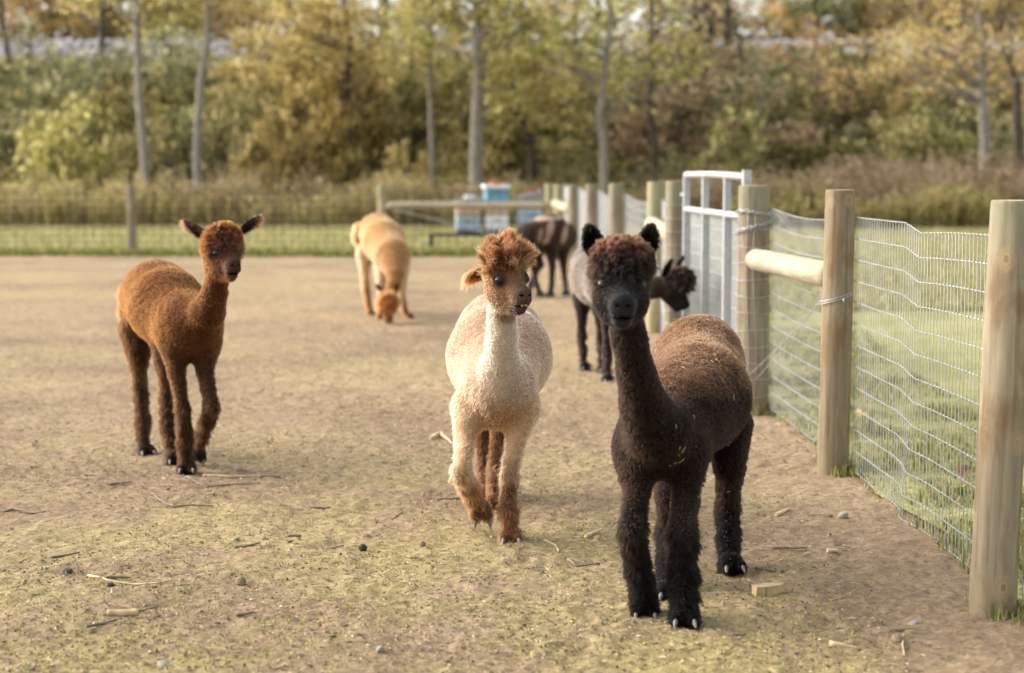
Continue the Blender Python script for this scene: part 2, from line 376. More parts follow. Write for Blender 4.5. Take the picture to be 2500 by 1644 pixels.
# ================================================================== fences and gate
def wood_material(name, base, knots=(), green=1.38, stain=.5, gscale=1.0):
    m, nt, out = mat_new(name); L = nt.links.new
    tc = N(nt, 'ShaderNodeTexCoord')
    mp = N(nt, 'ShaderNodeMapping'); mp.inputs['Scale'].default_value = (26 * gscale, 26 * gscale, 1.6 * gscale); L(tc.outputs['Object'], mp.inputs['Vector'])
    g = N(nt, 'ShaderNodeTexNoise', Scale=1.0, Detail=8.0, Roughness=.6, Distortion=1.2); L(mp.outputs[0], g.inputs['Vector'])
    b = np.array(srgb(*base))
    r = ramp(nt, [(.26, tuple(b * .38)), (.40, tuple(b * .78)), (.55, tuple(b)), (.75, tuple(np.minimum(b * 1.28, .9)))], g.outputs['Fac'])
    # weather stains and broad water marks
    mp2 = N(nt, 'ShaderNodeMapping'); mp2.inputs['Scale'].default_value = (9, 9, 3.2); L(tc.outputs['Object'], mp2.inputs['Vector'])
    st = N(nt, 'ShaderNodeTexNoise', Scale=1.0, Detail=5.0, Distortion=.6); L(mp2.outputs[0], st.inputs['Vector'])
    sr = ramp(nt, [(.48, (0, 0, 0)), (.60, (stain, stain, stain))], st.outputs['Fac'])
    c = N(nt, 'ShaderNodeMix', data_type='RGBA'); L(sr.outputs[0], c.inputs['Factor']); L(r.outputs[0], c.inputs['A']); c.inputs['B'].default_value = (*srgb(118, 92, 62), 1)
    colr = c.outputs['Result']
    sx = N(nt, 'ShaderNodeSeparateXYZ'); L(tc.outputs['Object'], sx.inputs[0])
    if green:
        mr = N(nt, 'ShaderNodeMapRange'); mr.inputs[1].default_value = green - .26; mr.inputs[2].default_value = green - .02; mr.inputs[4].default_value = .5
        ad = N(nt, 'ShaderNodeMath', operation='MULTIPLY_ADD'); ad.inputs[1].default_value = .18; L(st.outputs['Fac'], ad.inputs[0]); L(sx.outputs['Z'], ad.inputs[2])
        sb = N(nt, 'ShaderNodeMath', operation='SUBTRACT'); sb.inputs[1].default_value = .09; L(ad.outputs[0], sb.inputs[0]); L(sb.outputs[0], mr.inputs[0])
        c2 = N(nt, 'ShaderNodeMix', data_type='RGBA'); L(mr.outputs[0], c2.inputs['Factor']); L(colr, c2.inputs['A']); c2.inputs['B'].default_value = (*srgb(126, 132, 106), 1)
        # darker olive brown towards the foot
        mr3 = N(nt, 'ShaderNodeMapRange'); mr3.inputs[1].default_value = .16; mr3.inputs[2].default_value = 0.0; mr3.inputs[4].default_value = .45; L(sx.outputs['Z'], mr3.inputs[0])
        c3 = N(nt, 'ShaderNodeMix', data_type='RGBA'); L(mr3.outputs[0], c3.inputs['Factor']); L(c2.outputs['Result'], c3.inputs['A']); c3.inputs['B'].default_value = (*srgb(128, 118, 84), 1)
        colr = c3.outputs['Result']
    for (x, y, z, rad) in knots:
        mpk = N(nt, 'ShaderNodeMapping'); mpk.inputs['Location'].default_value = (-x / rad, -y / rad, -z / (rad * 1.35)); mpk.inputs['Scale'].default_value = (1 / rad, 1 / rad, 1 / (rad * 1.35))
        L(tc.outputs['Object'], mpk.inputs['Vector'])
        ln = N(nt, 'ShaderNodeVectorMath', operation='LENGTH'); L(mpk.outputs[0], ln.inputs[0])
        an = N(nt, 'ShaderNodeMath', operation='MULTIPLY_ADD'); an.inputs[1].default_value = .9; L(g.outputs['Fac'], an.inputs[0]); L(ln.outputs['Value'], an.inputs[2])
        rr = ramp(nt, [(.0, srgb(170, 146, 118)), (.26, srgb(158, 132, 102)), (.36, srgb(118, 92, 64)), (.46, srgb(176, 154, 118)), (.62, srgb(158, 134, 98)), (.8, srgb(178, 156, 120))], None)
        sc = N(nt, 'ShaderNodeMath', operation='MULTIPLY'); sc.inputs[1].default_value = .5; L(an.outputs[0], sc.inputs[0]); L(sc.outputs[0], rr.inputs[0])
        fm = N(nt, 'ShaderNodeMapRange'); fm.inputs[1].default_value = 1.2; fm.inputs[2].default_value = 1.9; fm.inputs[3].default_value = .55; fm.inputs[4].default_value = 0.0
        L(an.outputs[0], fm.inputs[0])
        ck = N(nt, 'ShaderNodeMix', data_type='RGBA'); L(fm.outputs[0], ck.inputs['Factor']); L(colr, ck.inputs['A']); L(rr.outputs[0], ck.inputs['B']); colr = ck.outputs['Result']
    p = N(nt, 'ShaderNodeBsdfPrincipled', Roughness=.8); p.inputs['Specular IOR Level'].default_value = .25
    bp = N(nt, 'ShaderNodeBump', Strength=.5, Distance=.006); L(g.outputs['Fac'], bp.inputs['Height']); L(bp.outputs[0], p.inputs['Normal'])
    L(colr, p.inputs['Base Color']); L(p.outputs[0], out.inputs[0]); return m
M_POST = wood_material('treated_pine_post', (138, 127, 107), green=1.36, stain=.55)
M_POSTG = wood_material('greenish_pine_post', (172, 160, 122), green=1.1, stain=.35)
M_RAIL = wood_material('peeled_pine_rail', (172, 160, 138), green=0, stain=.18, gscale=.8)
M_ENDGRAIN = plain('sawn_end_grain', srgb(196, 180, 140), rough=.9, bscale=140, var=.25, bump=.4)
M_ZINC = plain('galvanised_wire', (.44, .45, .45), rough=.45, metal=.6, bscale=200, var=.2)
M_TUBE = plain('galvanised_tube', (.42, .43, .44), rough=.5, metal=.4, bscale=30, var=.12)
M_DARKWIRE = plain('weathered_dark_wire', (.035, .034, .03), rough=.5, metal=.6, bscale=60)
M_CHECK = plain('drying_crack', (.03, .022, .015), rough=.95)

def post(parent, x, y, h, r, mat, seed, sides=28, lean=(0, 0), name='post', crack=None):
    rg_ = np.random.default_rng(seed); n = 46
    zz = np.concatenate([np.linspace(-.15, h - .012, n - 2), [h - .004, h]])
    an = 2 * np.pi * np.arange(sides) / sides
    V = []
    for i, z in enumerate(zz):
        rr = r * (1.03 - .05 * z / h) * (1 if i < n - 2 else (.985 if i == n - 2 else .955))
        q = np.stack([np.cos(an), np.sin(an), np.full(sides, z * 1.2)], 1) + seed * 3.1
        k = 1 + .035 * noise3(q, 1.3, seed) + .012 * noise3(q * np.array([1, 1, .4]), 6, seed + 1)
        if crack is not None:
            dd = (an - crack + np.pi) % (2 * np.pi) - np.pi; k = k - .10 * np.exp(-(dd / .035) ** 2) * (.6 + .4 * math.sin(z * 7 + seed))
        V.append(np.stack([np.cos(an) * rr * k + lean[0] * z / h, np.sin(an) * rr * k + lean[1] * z / h, np.full(sides, z)], 1))
    V = np.concatenate(V); i = np.arange(n - 1)[:, None] * sides; j = np.arange(sides)[None]; j2 = (j + 1) % sides
    F = np.stack([i + j, i + j2, i + sides + j2, i + sides + j], -1).reshape(-1, 4)
    o = link(name, mesh_np(name, V, F), mat, parent, (x, y, 0))
    # sawn top, slightly dished and slanted
    rim = V[-sides:]; c = rim.mean(0) - np.array([0, 0, .003]); Vt = np.concatenate([rim, (rim + c) / 2 - np.array([0, 0, .0015]), [c]])
    Ft = [(k, (k + 1) % sides, sides + (k + 1) % sides, sides + k) for k in range(sides)]
    me = bpy.data.meshes.new('end_grain'); me.from_pydata(Vt.tolist(), [], Ft + [(sides + k, sides + (k + 1) % sides, 2 * sides) for k in range(sides)]); me.update()
    link('end_grain', me, M_ENDGRAIN, o)
    return o
def rail(parent, a, b, r, seed, mat=None, ra=None, name='rail'):
    a, b = np.array(a, float), np.array(b, float); n, sides = 26, 22
    L = np.linalg.norm(b - a); M = frame(b - a, (0, 0, 1)); an = 2 * np.pi * np.arange(sides) / sides; V = []
    for t in np.linspace(0, 1, n):
        e = min(t, 1 - t) * L; rr = (r + ((ra or r) - r) * (1 - t)) * (1 if e > .025 else .80 + .20 * math.sqrt(max(0, 1 - (1 - e / .025) ** 2)))
        q = np.stack([np.cos(an), np.sin(an), np.full(sides, t * L)], 1) + seed
        k = rr * (1 + .04 * noise3(q, 1.6, seed))
        V.append(np.stack([np.cos(an) * k, np.sin(an) * k, np.full(sides, t * L)], 1))
    V = np.concatenate([np.concatenate(V), [[0, 0, .002], [0, 0, L - .002]]]); i = np.arange(n - 1)[:, None] * sides; j = np.arange(sides)[None]; j2 = (j + 1) % sides
    F = [tuple(f) for f in np.stack([i + j, i + j2, i + sides + j2, i + sides + j], -1).reshape(-1, 4).tolist()]
    for k in range(sides):
        k2 = (k + 1) % sides; F.append((k2, k, n * sides)); F.append(((n - 1) * sides + k, (n - 1) * sides + k2, n * sides + 1))
    me = bpy.data.meshes.new(name); me.from_pydata(V.tolist(), [], F); me.polygons.foreach_set('use_smooth', np.full(len(F), True)); me.update()
    o = link(name, me, mat or M_RAIL, parent)
    o.matrix_local = Matrix(((M[0, 1], M[0, 2], M[0, 0], a[0]), (M[1, 1], M[1, 2], M[1, 0], a[1]), (M[2, 1], M[2, 2], M[2, 0], a[2]), (0, 0, 0, 1)))
    return o
def mesh_panel(parent, fn, L, heights, dv, rw, mat, knots=True, sides=5, rv=None, step=.02, name='wire_panel'):
    """fn(s, z) -> point; vertical wires joined as the panel, every horizontal wire a piece of its own"""
    A = Acc(); ss = np.arange(dv * .5, L, dv); top, bot = max(heights), min(heights)
    for s in ss:
        A.tube([fn(s + .004 * math.sin(z * 30 + s * 9), z) for z in np.linspace(bot, top, 26 if knots else 8)], rv or rw * .95, 4, False)
    p = A.build(name, mat, parent)
    for z in heights:
        H = Acc(); pts = [fn(s, z) + np.array([0, 0, .0016 * math.sin(s / dv * 2 * math.pi)]) for s in np.arange(0, L + step / 2, step)]
        H.tube(pts, rw, sides, True)
        if knots:
            for s in ss:
                a, b = np.array(fn(s - .007, z)), np.array(fn(s + .007, z)); t = nrm(b - a); u = np.array([0, 0, 1.0]); o_ = np.cross(t, u); c = (a + b) / 2
                ring = [c + t * (-.008 + .016 * q) + (math.cos(q * 4.4 * math.pi) * u + math.sin(q * 4.4 * math.pi) * o_) * rw * 1.9 for q in np.linspace(0, 1, 10)]
                H.tube(ring, rw * .72, 3, False)
        H.build('horizontal_wire', mat, p)
    return p
HEI = [.02 + .1035 * i for i in range(13)]

# --- paddock fence from the near post to the gate post
F1 = empty('wire_fence', (1.62, 7, 0)); tag(F1, 'wooden post and woven wire fence section with knotty posts beside the pasture', 'fence', None)
_o = np.array([1.62, 7, 0])
nearp, midp, gatep, outp = np.array([1.615, 5.74]), np.array([1.590, 8.52]), np.array([1.487, 10.72]), np.array([1.66, 2.95])
M_NEAR = wood_material('near_post_pine', (148, 135, 112), knots=((-.005, -.070, 1.205, .024), (.045, -.058, .60, .026), (.012, -.072, .115, .026)), green=1.40, stain=.7)
M_MID = wood_material('mid_post_pine', (134, 120, 96), knots=((-.055, -.060, 1.335, .022), (.045, -.066, 1.345, .020)), green=1.6, stain=.75)
post(F1, nearp[0] - _o[0], nearp[1] - _o[1], 1.395, .076, M_NEAR, 3, lean=(.036, 0), crack=-1.62, sides=72)
post(F1, midp[0] - _o[0], midp[1] - _o[1], 1.395, .074, M_MID, 5, lean=(.012, 0), crack=-1.35, sides=72)
post(F1, gatep[0] - _o[0], gatep[1] - _o[1], 1.395, .098, M_POST, 9, lean=(.0, 0), crack=-1.9, sides=60)
post(F1, outp[0] - _o[0], outp[1] - _o[1], 1.39, .075, M_POST, 11)
rail(F1, np.array([1.475, 10.62, .948]) - _o, np.array([1.580, 8.60, .972]) - _o, .066, 4, ra=.064)
def fn_main(s, z):
    L = 2.76; t = s / L; p = midp + (nearp - midp) * t; x = p[0] + .088; y = p[1]
    k = s - 1.28; zn = z / 1.26
    k -= .12 * (zn - .5)
    x += .008 * math.exp(-((k + .30) / .26) ** 2) - .006 * math.exp(-(k / .22) ** 2) - .03 * max(0, .35 - zn) / .35 * math.exp(-(k / .12) ** 2)
    dz = (-.034 * max(0, 1 - abs(k) / .34) if k < 0 else -.034 * math.exp(-k / .7)) * (.35 + .65 * zn) + .012 * t
    y += .03 * max(0, .35 - zn) / .35 * math.exp(-(k / .1) ** 2)
    return np.array([x, y, z + dz]) - _o
mesh_panel(F1, fn_main, 2.76, HEI, .0508, .0019, M_ZINC)
def fn_gate(s, z):
    t = s / 2.2; p = gatep + (midp - gatep) * t
    return np.array([p[0] + .10 - .02 * t, p[1], z - .03 * math.sin(math.pi * t) * z]) - _o
mesh_panel(F1, fn_gate, 2.2, [.03 + .1025 * i for i in range(13)], .0508, .0019, M_ZINC)
def fn_out(s, z):
    t = s / 2.8; p = nearp + (outp - nearp) * t
    return np.array([p[0] + .092, p[1], z]) - _o
mesh_panel(F1, fn_out, 2.8, HEI, .0508, .0019, M_ZINC)
# wire wrapped round the gate post, brace wire and its staple
for z in [.10 + .1025 * i for i in range(12)]:
    pts = [np.array([gatep[0] + .101 * math.cos(a), gatep[1] + .101 * math.sin(a), z + .006 * math.sin(a * 2 + z * 20)]) - _o for a in np.linspace(-3.5, .3, 22)]
    A = Acc(); A.tube(pts, .0022, 5); A.build('wrap_wire', M_ZINC, F1)
for a in (-2.75, -2.05, -1.6, -.75):
    A = Acc(); A.tube([np.array([gatep[0] + .1025 * math.cos(a + .12 * math.sin(z * 5)), gatep[1] + .1025 * math.sin(a + .12 * math.sin(z * 5)), z]) - _o for z in np.linspace(.08, 1.235, 16)], .0018, 5); A.build('wrap_wire', M_ZINC, F1)
for d in (0, .02):
    A = Acc(); A.tube([np.array([midp[0] + .079 * math.cos(a), midp[1] + .079 * math.sin(a), .865 + d * .6 + .03 * math.sin(a * .8 + 1.2)]) - _o for a in np.linspace(-3.4, .4, 24)], .0022, 5); A.build('brace_wire', M_ZINC, F1)
for k, d in ((0, 0), (1, .035)):
    a, b = np.array([1.520, 8.50, .865]), np.array([1.490 - d, 10.62, .20 + d])
    A = Acc(); A.tube([a + (b - a) * t + np.array([0, 0, -.015 * math.sin(math.pi * t)]) - _o for t in np.linspace(0, 1, 14)], .0020, 5); A.build('brace_wire', M_ZINC, F1)
A = Acc(); A.tube([np.array([midp[0] + .02, midp[1] - .083, .87]) - _o, np.array([midp[0] + .02, midp[1] - .088, .86]) - _o, np.array([midp[0] + .02, midp[1] - .083, .85]) - _o], .004, 6); A.build('staple', M_ZINC, F1)

# --- chain that holds the gate shut
CH = empty('gate_chain', (gatep[0], gatep[1], 1.2)); tag(CH, 'galvanised chain looped round the gate post top', 'chain')
def chain_links(path):
    for i in range(len(path) - 1):
        a, b = np.array(path[i]), np.array(path[i + 1]); c = (a + b) / 2; t = nrm(b - a)
        u = nrm(np.cross(t, (0, 0, 1.0) if i % 2 else nrm(c - np.array([0, 0, c[2]]) + 1e-6)))
        A = Acc(); A.tube([c + t * math.cos(q) * .021 + u * math.sin(q) * .010 for q in np.linspace(0, 2 * math.pi, 13)], .0030, 5, False); A.build('chain_link', M_ZINC, CH)
R0 = .106
chain_links([(R0 * math.cos(a), R0 * math.sin(a), .03 + .010 * math.sin(a * 2)) for a in np.linspace(-3.7, .2, 17)])
chain_links([(R0 * math.cos(a), R0 * math.sin(a), -.105 + .10 * (a + 3.5) / 3.6) for a in np.linspace(-3.5, .1, 16)])
chain_links([(R0 + .01 + .05 * math.sin(t * 3.1), -.02 - .03 * t, .03 - .10 * t) for t in np.linspace(0, 1, 5)])

# --- gate
g0, g1 = np.array([1.300, 13.05]), np.array([1.470, 10.95])          # hinge end, latch end
GT = empty('farm_gate', (g0[0], g0[1], 0)); tag(GT, 'galvanised tube farm gate with wire mesh infill hung between wooden posts', 'gate')
gl = float(np.linalg.norm(g1 - g0)); gd = (g1 - g0) / gl
def gp(s, z): return np.array([gd[0] * s, gd[1] * s, z])
def tub(name, pts, r, sides=12): A = Acc(); A.tube(pts, r, sides); return A.build(name, M_TUBE, GT)
tub('top_rail', [gp(s, 1.450 + .008 * math.sin(math.pi * s / gl) - .006 * s / gl) for s in np.linspace(0, gl - .02, 14)], .024)
tub('middle_rail', [gp(s, 1.195) for s in (0, gl * .5, gl)], .024)
tub('bottom_rail', [gp(s, .16) for s in (0, gl * .5, gl)], .024)
for s in (.02, gl * .36, gl * .72):
    A = Acc(); A.box(gp(s, .80), (.045, .045, 1.28), math.atan2(gd[1], gd[0])); A.build('upright', M_TUBE, GT, False)
A = Acc(); A.box(gp(gl + .005, .80), (.052, .052, 1.38), math.atan2(gd[1], gd[0])); A.build('upright', M_TUBE, GT, False)
mesh_panel(GT, lambda s, z: gp(s + .01, z) + np.array([.028, 0, 0]), gl - .02, [.18 + .1 * i for i in range(11)], .0254, .0028, M_ZINC, knots=False, name='mesh_infill')
A = Acc(); A.tube([gp(-.03, 1.30), gp(.02, 1.30)], .02, 8); A.box(gp(-.02, 1.30), (.07, .05, .03)); A.build('hinge', M_ZINC, GT)
A = Acc(); A.tube([gp(-.03, .35), gp(.02, .35)], .02, 8); A.box(gp(-.02, .35), (.07, .05, .03)); A.build('hinge', M_ZINC, GT)

# --- fence beyond the gate, running back to the far corner
F2 = empty('wire_fence', (1.2, 20, 0)); tag(F2, 'post and wire fence running from the gate back towards the beehives', 'fence')
_o2 = np.array([1.2, 20, 0])
P2 = [(1.255, 13.32, 1.40, .086), (1.302, 15.80, 1.375, .080), (1.110, 18.6, 1.335, .078), (.990, 21.7, 1.30, .075), (.882, 25.2, 1.26, .075), (.800, 29.9, 1.22, .080)]
for i, (x, y, h, r) in enumerate(P2): post(F2, x - _o2[0], y - _o2[1], h, r, M_POSTG if i in (1, 5) else M_POST, 20 + i, sides=18)
post(F2, .655 - _o2[0], 30.25 - _o2[1], 1.23, .085, M_POSTG, 40, sides=18)
rail(F2, np.array([1.255, 15.72, 1.0]) - _o2, np.array([1.235, 13.36, .985]) - _o2, .068, 6)
rail(F2, np.array([.72, 29.7, .90]) - _o2, np.array([.845, 25.4, .90]) - _o2, .07, 8)
for i in range(len(P2) - 1):
    a, b = np.array(P2[i][:2]), np.array(P2[i + 1][:2]); L_ = float(np.linalg.norm(b - a)); off = .09 if i else .05
    mesh_panel(F2, lambda s, z, a=a, b=b, L_=L_, off=off: np.array([*(a + (b - a) * s / L_), z - .05 * math.sin(math.pi * s / L_) * z]) + np.array([off, 0, 0]) - _o2, L_, [.03 + .1 * j for j in range(13)], .0508, .0024, M_ZINC, knots=False, sides=4, step=.12)
for k in (0, 1):
    a, b = np.array([1.25, 15.7, .95 - .8 * k]), np.array([1.21, 13.35, .15 + .8 * k])
    A = Acc(); A.tube([a + (b - a) * t - _o2 for t in np.linspace(0, 1, 6)], .006, 5); A.build('brace_wire', M_ZINC, F2)
for z in [.12 + .1 * i for i in range(12)]:
    A = Acc(); A.tube([np.array([1.255 + .09 * math.cos(a), 13.32 + .09 * math.sin(a), z]) - _o2 for a in np.linspace(-3.5, .3, 14)], .0024, 4); A.build('wrap_wire', M_ZINC, F2)

# --- far fence across the back of the paddock
F3 = empty('wire_fence', (-6, 30.25, 0)); tag(F3, 'dark woven wire fence across the back of the paddock', 'fence')
_o3 = np.array([-6, 30.25, 0])
xs = [-2.26, -6.60, -10.9, -15.2]
for i, x in enumerate(xs): post(F3, x - _o3[0], 0, 1.20, .075, M_POSTG if i == 0 else M_POST, 50 + i, sides=16)
rail(F3, np.array([-2.16, 30.19, .865]) - _o3, np.array([.60, 30.19, .855]) - _o3, .062, 9, mat=wood_material('weathered_rail', (176, 164, 140), green=0, stain=.25))
_span = [.62] + xs
for i in range(len(_span) - 1):
    a, b = _span[i], _span[i + 1]
    mesh_panel(F3, lambda s, z, a=a: np.array([a - s, 30.33, z]) - _o3, a - b, [.03, .12, .22, .33, .45, .57, .69, .81, .93, 1.05, 1.12], .15, .0055, M_DARKWIRE, knots=False, sides=4, step=.5, rv=.004)
for k, (a, b) in enumerate((((-2.2, 30.18, .84), (.55, 30.18, .12)),)):
    a, b = np.array(a), np.array(b); A = Acc(); A.tube([a + (b - a) * t - _o3 for t in np.linspace(0, 1, 6)], .014, 6); A.build('brace_wire', M_ZINC, F3)
# ================================================================== beehives
M_HW = plain('hive_white_paint', srgb(226, 228, 230), rough=.6, var=.06, bscale=12)
M_HB = plain('hive_pale_blue_paint', srgb(158, 180, 196), rough=.6, var=.08, bscale=12)
M_HC = plain('hive_bright_blue_paint', srgb(110, 158, 184), rough=.6, var=.12, bscale=12)
M_HN = plain('hive_bare_pine', srgb(190, 164, 140), rough=.8, var=.15, bscale=20)
M_HG = plain('hive_zinc_lid', srgb(150, 150, 150), rough=.5, metal=.4, var=.1, bscale=20)
M_BRICK = plain('red_brick', srgb(190, 104, 76), rough=.9, var=.2, bscale=60)
M_STEEL = plain('black_painted_steel', srgb(44, 52, 54), rough=.5, var=.2, bscale=30)
M_HBASE = plain('hive_grey_base', srgb(92, 90, 88), rough=.8, var=.2)
def hive(x, y, z0, boxes, label, lid, w=.41, rz=.12):
    h = empty('beehive', (x, y, z0), rz); tag(h, label, 'beehive', 'beehives on the stand')
    z = 0.0
    A = Acc(); A.box((0, 0, .035), (w + .02, w + .10, .07)); A.build('base_board', M_HBASE, h, False); z = .07
    for hh, mat in boxes:
        b = Acc(); b.box((0, 0, z + hh / 2), (w, w + .06, hh - .006)); o = b.build('hive_box', mat, h, False)
        c = Acc(); c.box((0, -(w + .06) / 2 - .001, z + hh * .68), (.10, .012, .022)); c.build('hand_hold', M_HBASE if mat is not M_HN else M_HN, o, False)
        z += hh
    lid(h, z, w)
    return h
def lid_white(h, z, w):
    A = Acc(); A.box((0, 0, z + .03), (w + .07, w + .13, .06)); o = A.build('lid', M_HW, h, False)
    B_ = Acc(); B_.box((-.01, -.05, z + .09), (.20, .10, .058), .2); B_.build('brick', M_BRICK, o, False)
def lid_slope(tilt, brick):
    def f(h, z, w):
        V = np.array([(sx * (w / 2 + .03), sy * (w / 2 + .06), z + (.02 if sz < 0 else .05 + tilt * (1 + sx) / 2 * 1.0)) for sz in (-1, 1) for sy in (-1, 1) for sx in (-1, 1)])
        A = Acc(); A.add((V, np.array([(0, 2, 3, 1), (4, 5, 7, 6), (0, 1, 5, 4), (2, 6, 7, 3), (0, 4, 6, 2), (1, 3, 7, 5)]))); o = A.build('lid', M_HG, h, False)
        if brick:
            B_ = Acc(); B_.box((.04, 0, z + .09 + tilt * .6), (.19, .10, .055), .3); B_.build('brick', M_BRICK if brick == 1 else M_HW, o, False)
    return f
ST = empty('hive_stand', (-.30, 31.9, 0)); tag(ST, 'low black steel stand under the beehives', 'stand')
for dy in (-.28, .28):
    A = Acc(); A.box((0, dy, .285), (2.42, .05, .045)); A.build('beam', M_STEEL, ST, False)
    for dx in (-1.18, -.10, 1.0):
        A = Acc(); A.box((dx, dy, .13), (.05, .05, .262)); A.build('leg', M_STEEL, ST, False)
for dx in (-1.19, 1.19):
    A = Acc(); A.box((dx, 0, .285), (.042, .505, .04)); A.build('crossbar', M_STEEL, ST, False)
_sz = .308
hive(-.81, 31.9, _sz, [(.25, M_HB), (.14, M_HN), (.10, M_HG)], 'short pale blue beehive with a bare pine box and grey lid', lid_slope(.05, 2))
hive(-.29, 31.9, _sz, [(.27, M_HW), (.13, M_HN), (.12, M_HN), (.24, M_HC)], 'tallest beehive, white below and bright blue above with a brick on top', lid_white)
hive(.31, 31.9, _sz, [(.38, M_HB), (.16, M_HW)], 'plain blue beehive with a sloping grey lid', lid_slope(.14, 1))

# ================================================================== railway bank
def bank_z(x, y):
    x = np.asarray(x, float); y = np.asarray(y, float)
    s = np.clip((y - 50.5) / 10.5, 0, 1); z = 4.7 * s * s * (3 - 2 * s)
    return z
def bank():
    xs_ = np.linspace(-75, 75, 121); ys_ = np.concatenate([np.linspace(49.5, 61, 30), [61.2]])
    X, Y = np.meshgrid(xs_, ys_); P = np.column_stack([X.ravel(), Y.ravel(), np.zeros(X.size)])
    Z = bank_z(P[:, 0], P[:, 1]) + .25 * fbm(P, .4, 3, 3) * np.clip((P[:, 1] - 50.5) / 2, 0, 1) + .03
    V = np.column_stack([P[:, :2], Z]); nc = len(xs_); i = np.arange(len(ys_) - 1)[:, None] * nc + np.arange(nc - 1)[None]
    F = np.stack([i, i + 1, i + nc + 1, i + nc], -1).reshape(-1, 4)
    m = plain('shaded_bank_mould', srgb(70, 62, 42), rough=1, bscale=2.0, var=.35, bump=.8)  # leaf mould, colour darkened to deepen the understory shade between shrubs
    tag(link('railway_bank', mesh_np('railway_bank', V, F), m), kind='structure')
    # ballast shoulder of grey stone, with real stones proud of it
    prof = [(60.6, 4.55), (62.2, 5.35), (63.6, 6.02), (64.2, 6.10), (68.5, 6.10), (69.2, 5.9), (74, 3.4), (80, 2.6), (240, 2.2)]
    xs2 = np.linspace(-75, 75, 101); V = np.array([(x, y, z) for y, z in prof for x in xs2]); nc = len(xs2)
    i = np.arange(len(prof) - 1)[:, None] * nc + np.arange(nc - 1)[None]; F = np.stack([i, i + 1, i + nc + 1, i + nc], -1).reshape(-1, 4)
    mb = plain('ballast_stone', srgb(168, 164, 160), rough=.95, bscale=7.0, var=.35, bump=1.0)
    tag(link('railway_ballast', mesh_np('railway_ballast', V, F), mb), kind='structure')
    r = np.random.default_rng(4); n = 9000; x = r.uniform(-24, 24, n); t = r.random(n); y = 60.8 + 3.2 * t; z = np.interp(y, [p[0] for p in prof], [p[1] for p in prof])
    c = np.stack([x, y, z + .02], 1); sz = r.uniform(.05, .13, n)
    oct_ = np.array([(1, 0, 0), (0, 1, 0), (-1, 0, 0), (0, -1, 0), (0, 0, .9), (0, 0, -.9)]); jit = 1 + .35 * r.normal(size=(n, 6, 1))
    V = (c[:, None] + oct_[None] * sz[:, None, None] * jit).reshape(-1, 3); i = np.arange(n)[:, None] * 6
    F = np.concatenate([i + np.array([f]) for f in ((0, 1, 4), (1, 2, 4), (2, 3, 4), (3, 0, 4), (1, 0, 5), (2, 1, 5), (3, 2, 5), (0, 3, 5))])
    m2 = leaf_material('ballast_chips', [(0, srgb(128, 124, 122)), (.5, srgb(164, 160, 158)), (1, srgb(196, 192, 188))], 0)
    tag(link('ballast_stones', mesh_np('ballast_stones', V, F, False), m2), 'loose grey ballast stones on the railway shoulder', 'stone', kind='stuff')
bank()
M_RUST = plain('rusty_rail_steel', srgb(96, 70, 54), rough=.7, metal=.4, var=.25, bscale=8)
M_TIE = plain('creosoted_sleeper', srgb(70, 58, 48), rough=.95, var=.3, bscale=9)
TR = empty('railway_track', (0, 65.5, 6.1)); tag(TR, 'rusty railway track along the top of the ballast bank', 'railway track')
for dy in (-.72, .72):
    A = Acc(); A.box((0, dy, .165), (140, .075, .04)); A.box((0, dy, .10), (140, .025, .10)); A.box((0, dy, .04), (140, .14, .025)); A.build('rail', M_RUST, TR, False)
A = Acc(); A.box((0, 0, -.04), (.24, 2.5, .13)); tie = A.build('sleeper', M_TIE, TR, False); tie.location = (-24, 0, 0)
for i in range(1, 80):
    c = tie.copy(); col.objects.link(c); c.parent = TR; c.location = (-24 + .61 * i, 0, 0)

# ================================================================== foliage
M_BARK = plain('grey_bark', srgb(132, 124, 114), rough=.95, bscale=5.0, var=.25, bump=.8)
M_BARKD = plain('dark_bark', srgb(78, 67, 57), rough=.95, bscale=5.0, var=.3, bump=.8)
FOL = {
 'olive': leaf_material('olive_leaves', [(0, srgb(83, 82, 50)), (.3, srgb(132, 127, 82)), (.7, srgb(174, 165, 112)), (1, srgb(222, 207, 155))], .55, var_obj=.22),
 'green': leaf_material('green_leaves', [(0, srgb(76, 81, 53)), (.35, srgb(121, 123, 85)), (.75, srgb(164, 161, 116)), (1, srgb(206, 199, 152))], .55, var_obj=.22),
 'gold': leaf_material('golden_leaves', [(0, srgb(109, 95, 55)), (.3, srgb(161, 143, 87)), (.7, srgb(195, 179, 116)), (1, srgb(229, 211, 154))], .55, var_obj=.18),
 'orange': leaf_material('orange_leaves', [(0, srgb(130, 106, 66)), (.4, srgb(186, 156, 102)), (.8, srgb(210, 183, 127)), (1, srgb(232, 211, 162))], .55, var_obj=.14),
 'lime': leaf_material('yellow_green_leaves', [(0, srgb(110, 105, 59)), (.35, srgb(165, 155, 93)), (.75, srgb(197, 184, 122)), (1, srgb(229, 215, 155))], .55, var_obj=.18),
 'brown': leaf_material('russet_leaves', [(0, srgb(98, 84, 63)), (.4, srgb(152, 131, 101)), (.8, srgb(187, 167, 130)), (1, srgb(217, 199, 164))], .5, var_obj=.18),
 'dark': leaf_material('dark_leaves', [(0, srgb(48, 51, 31)), (.5, srgb(87, 89, 51)), (1, srgb(144, 135, 81))], .45, var_obj=.12),
}
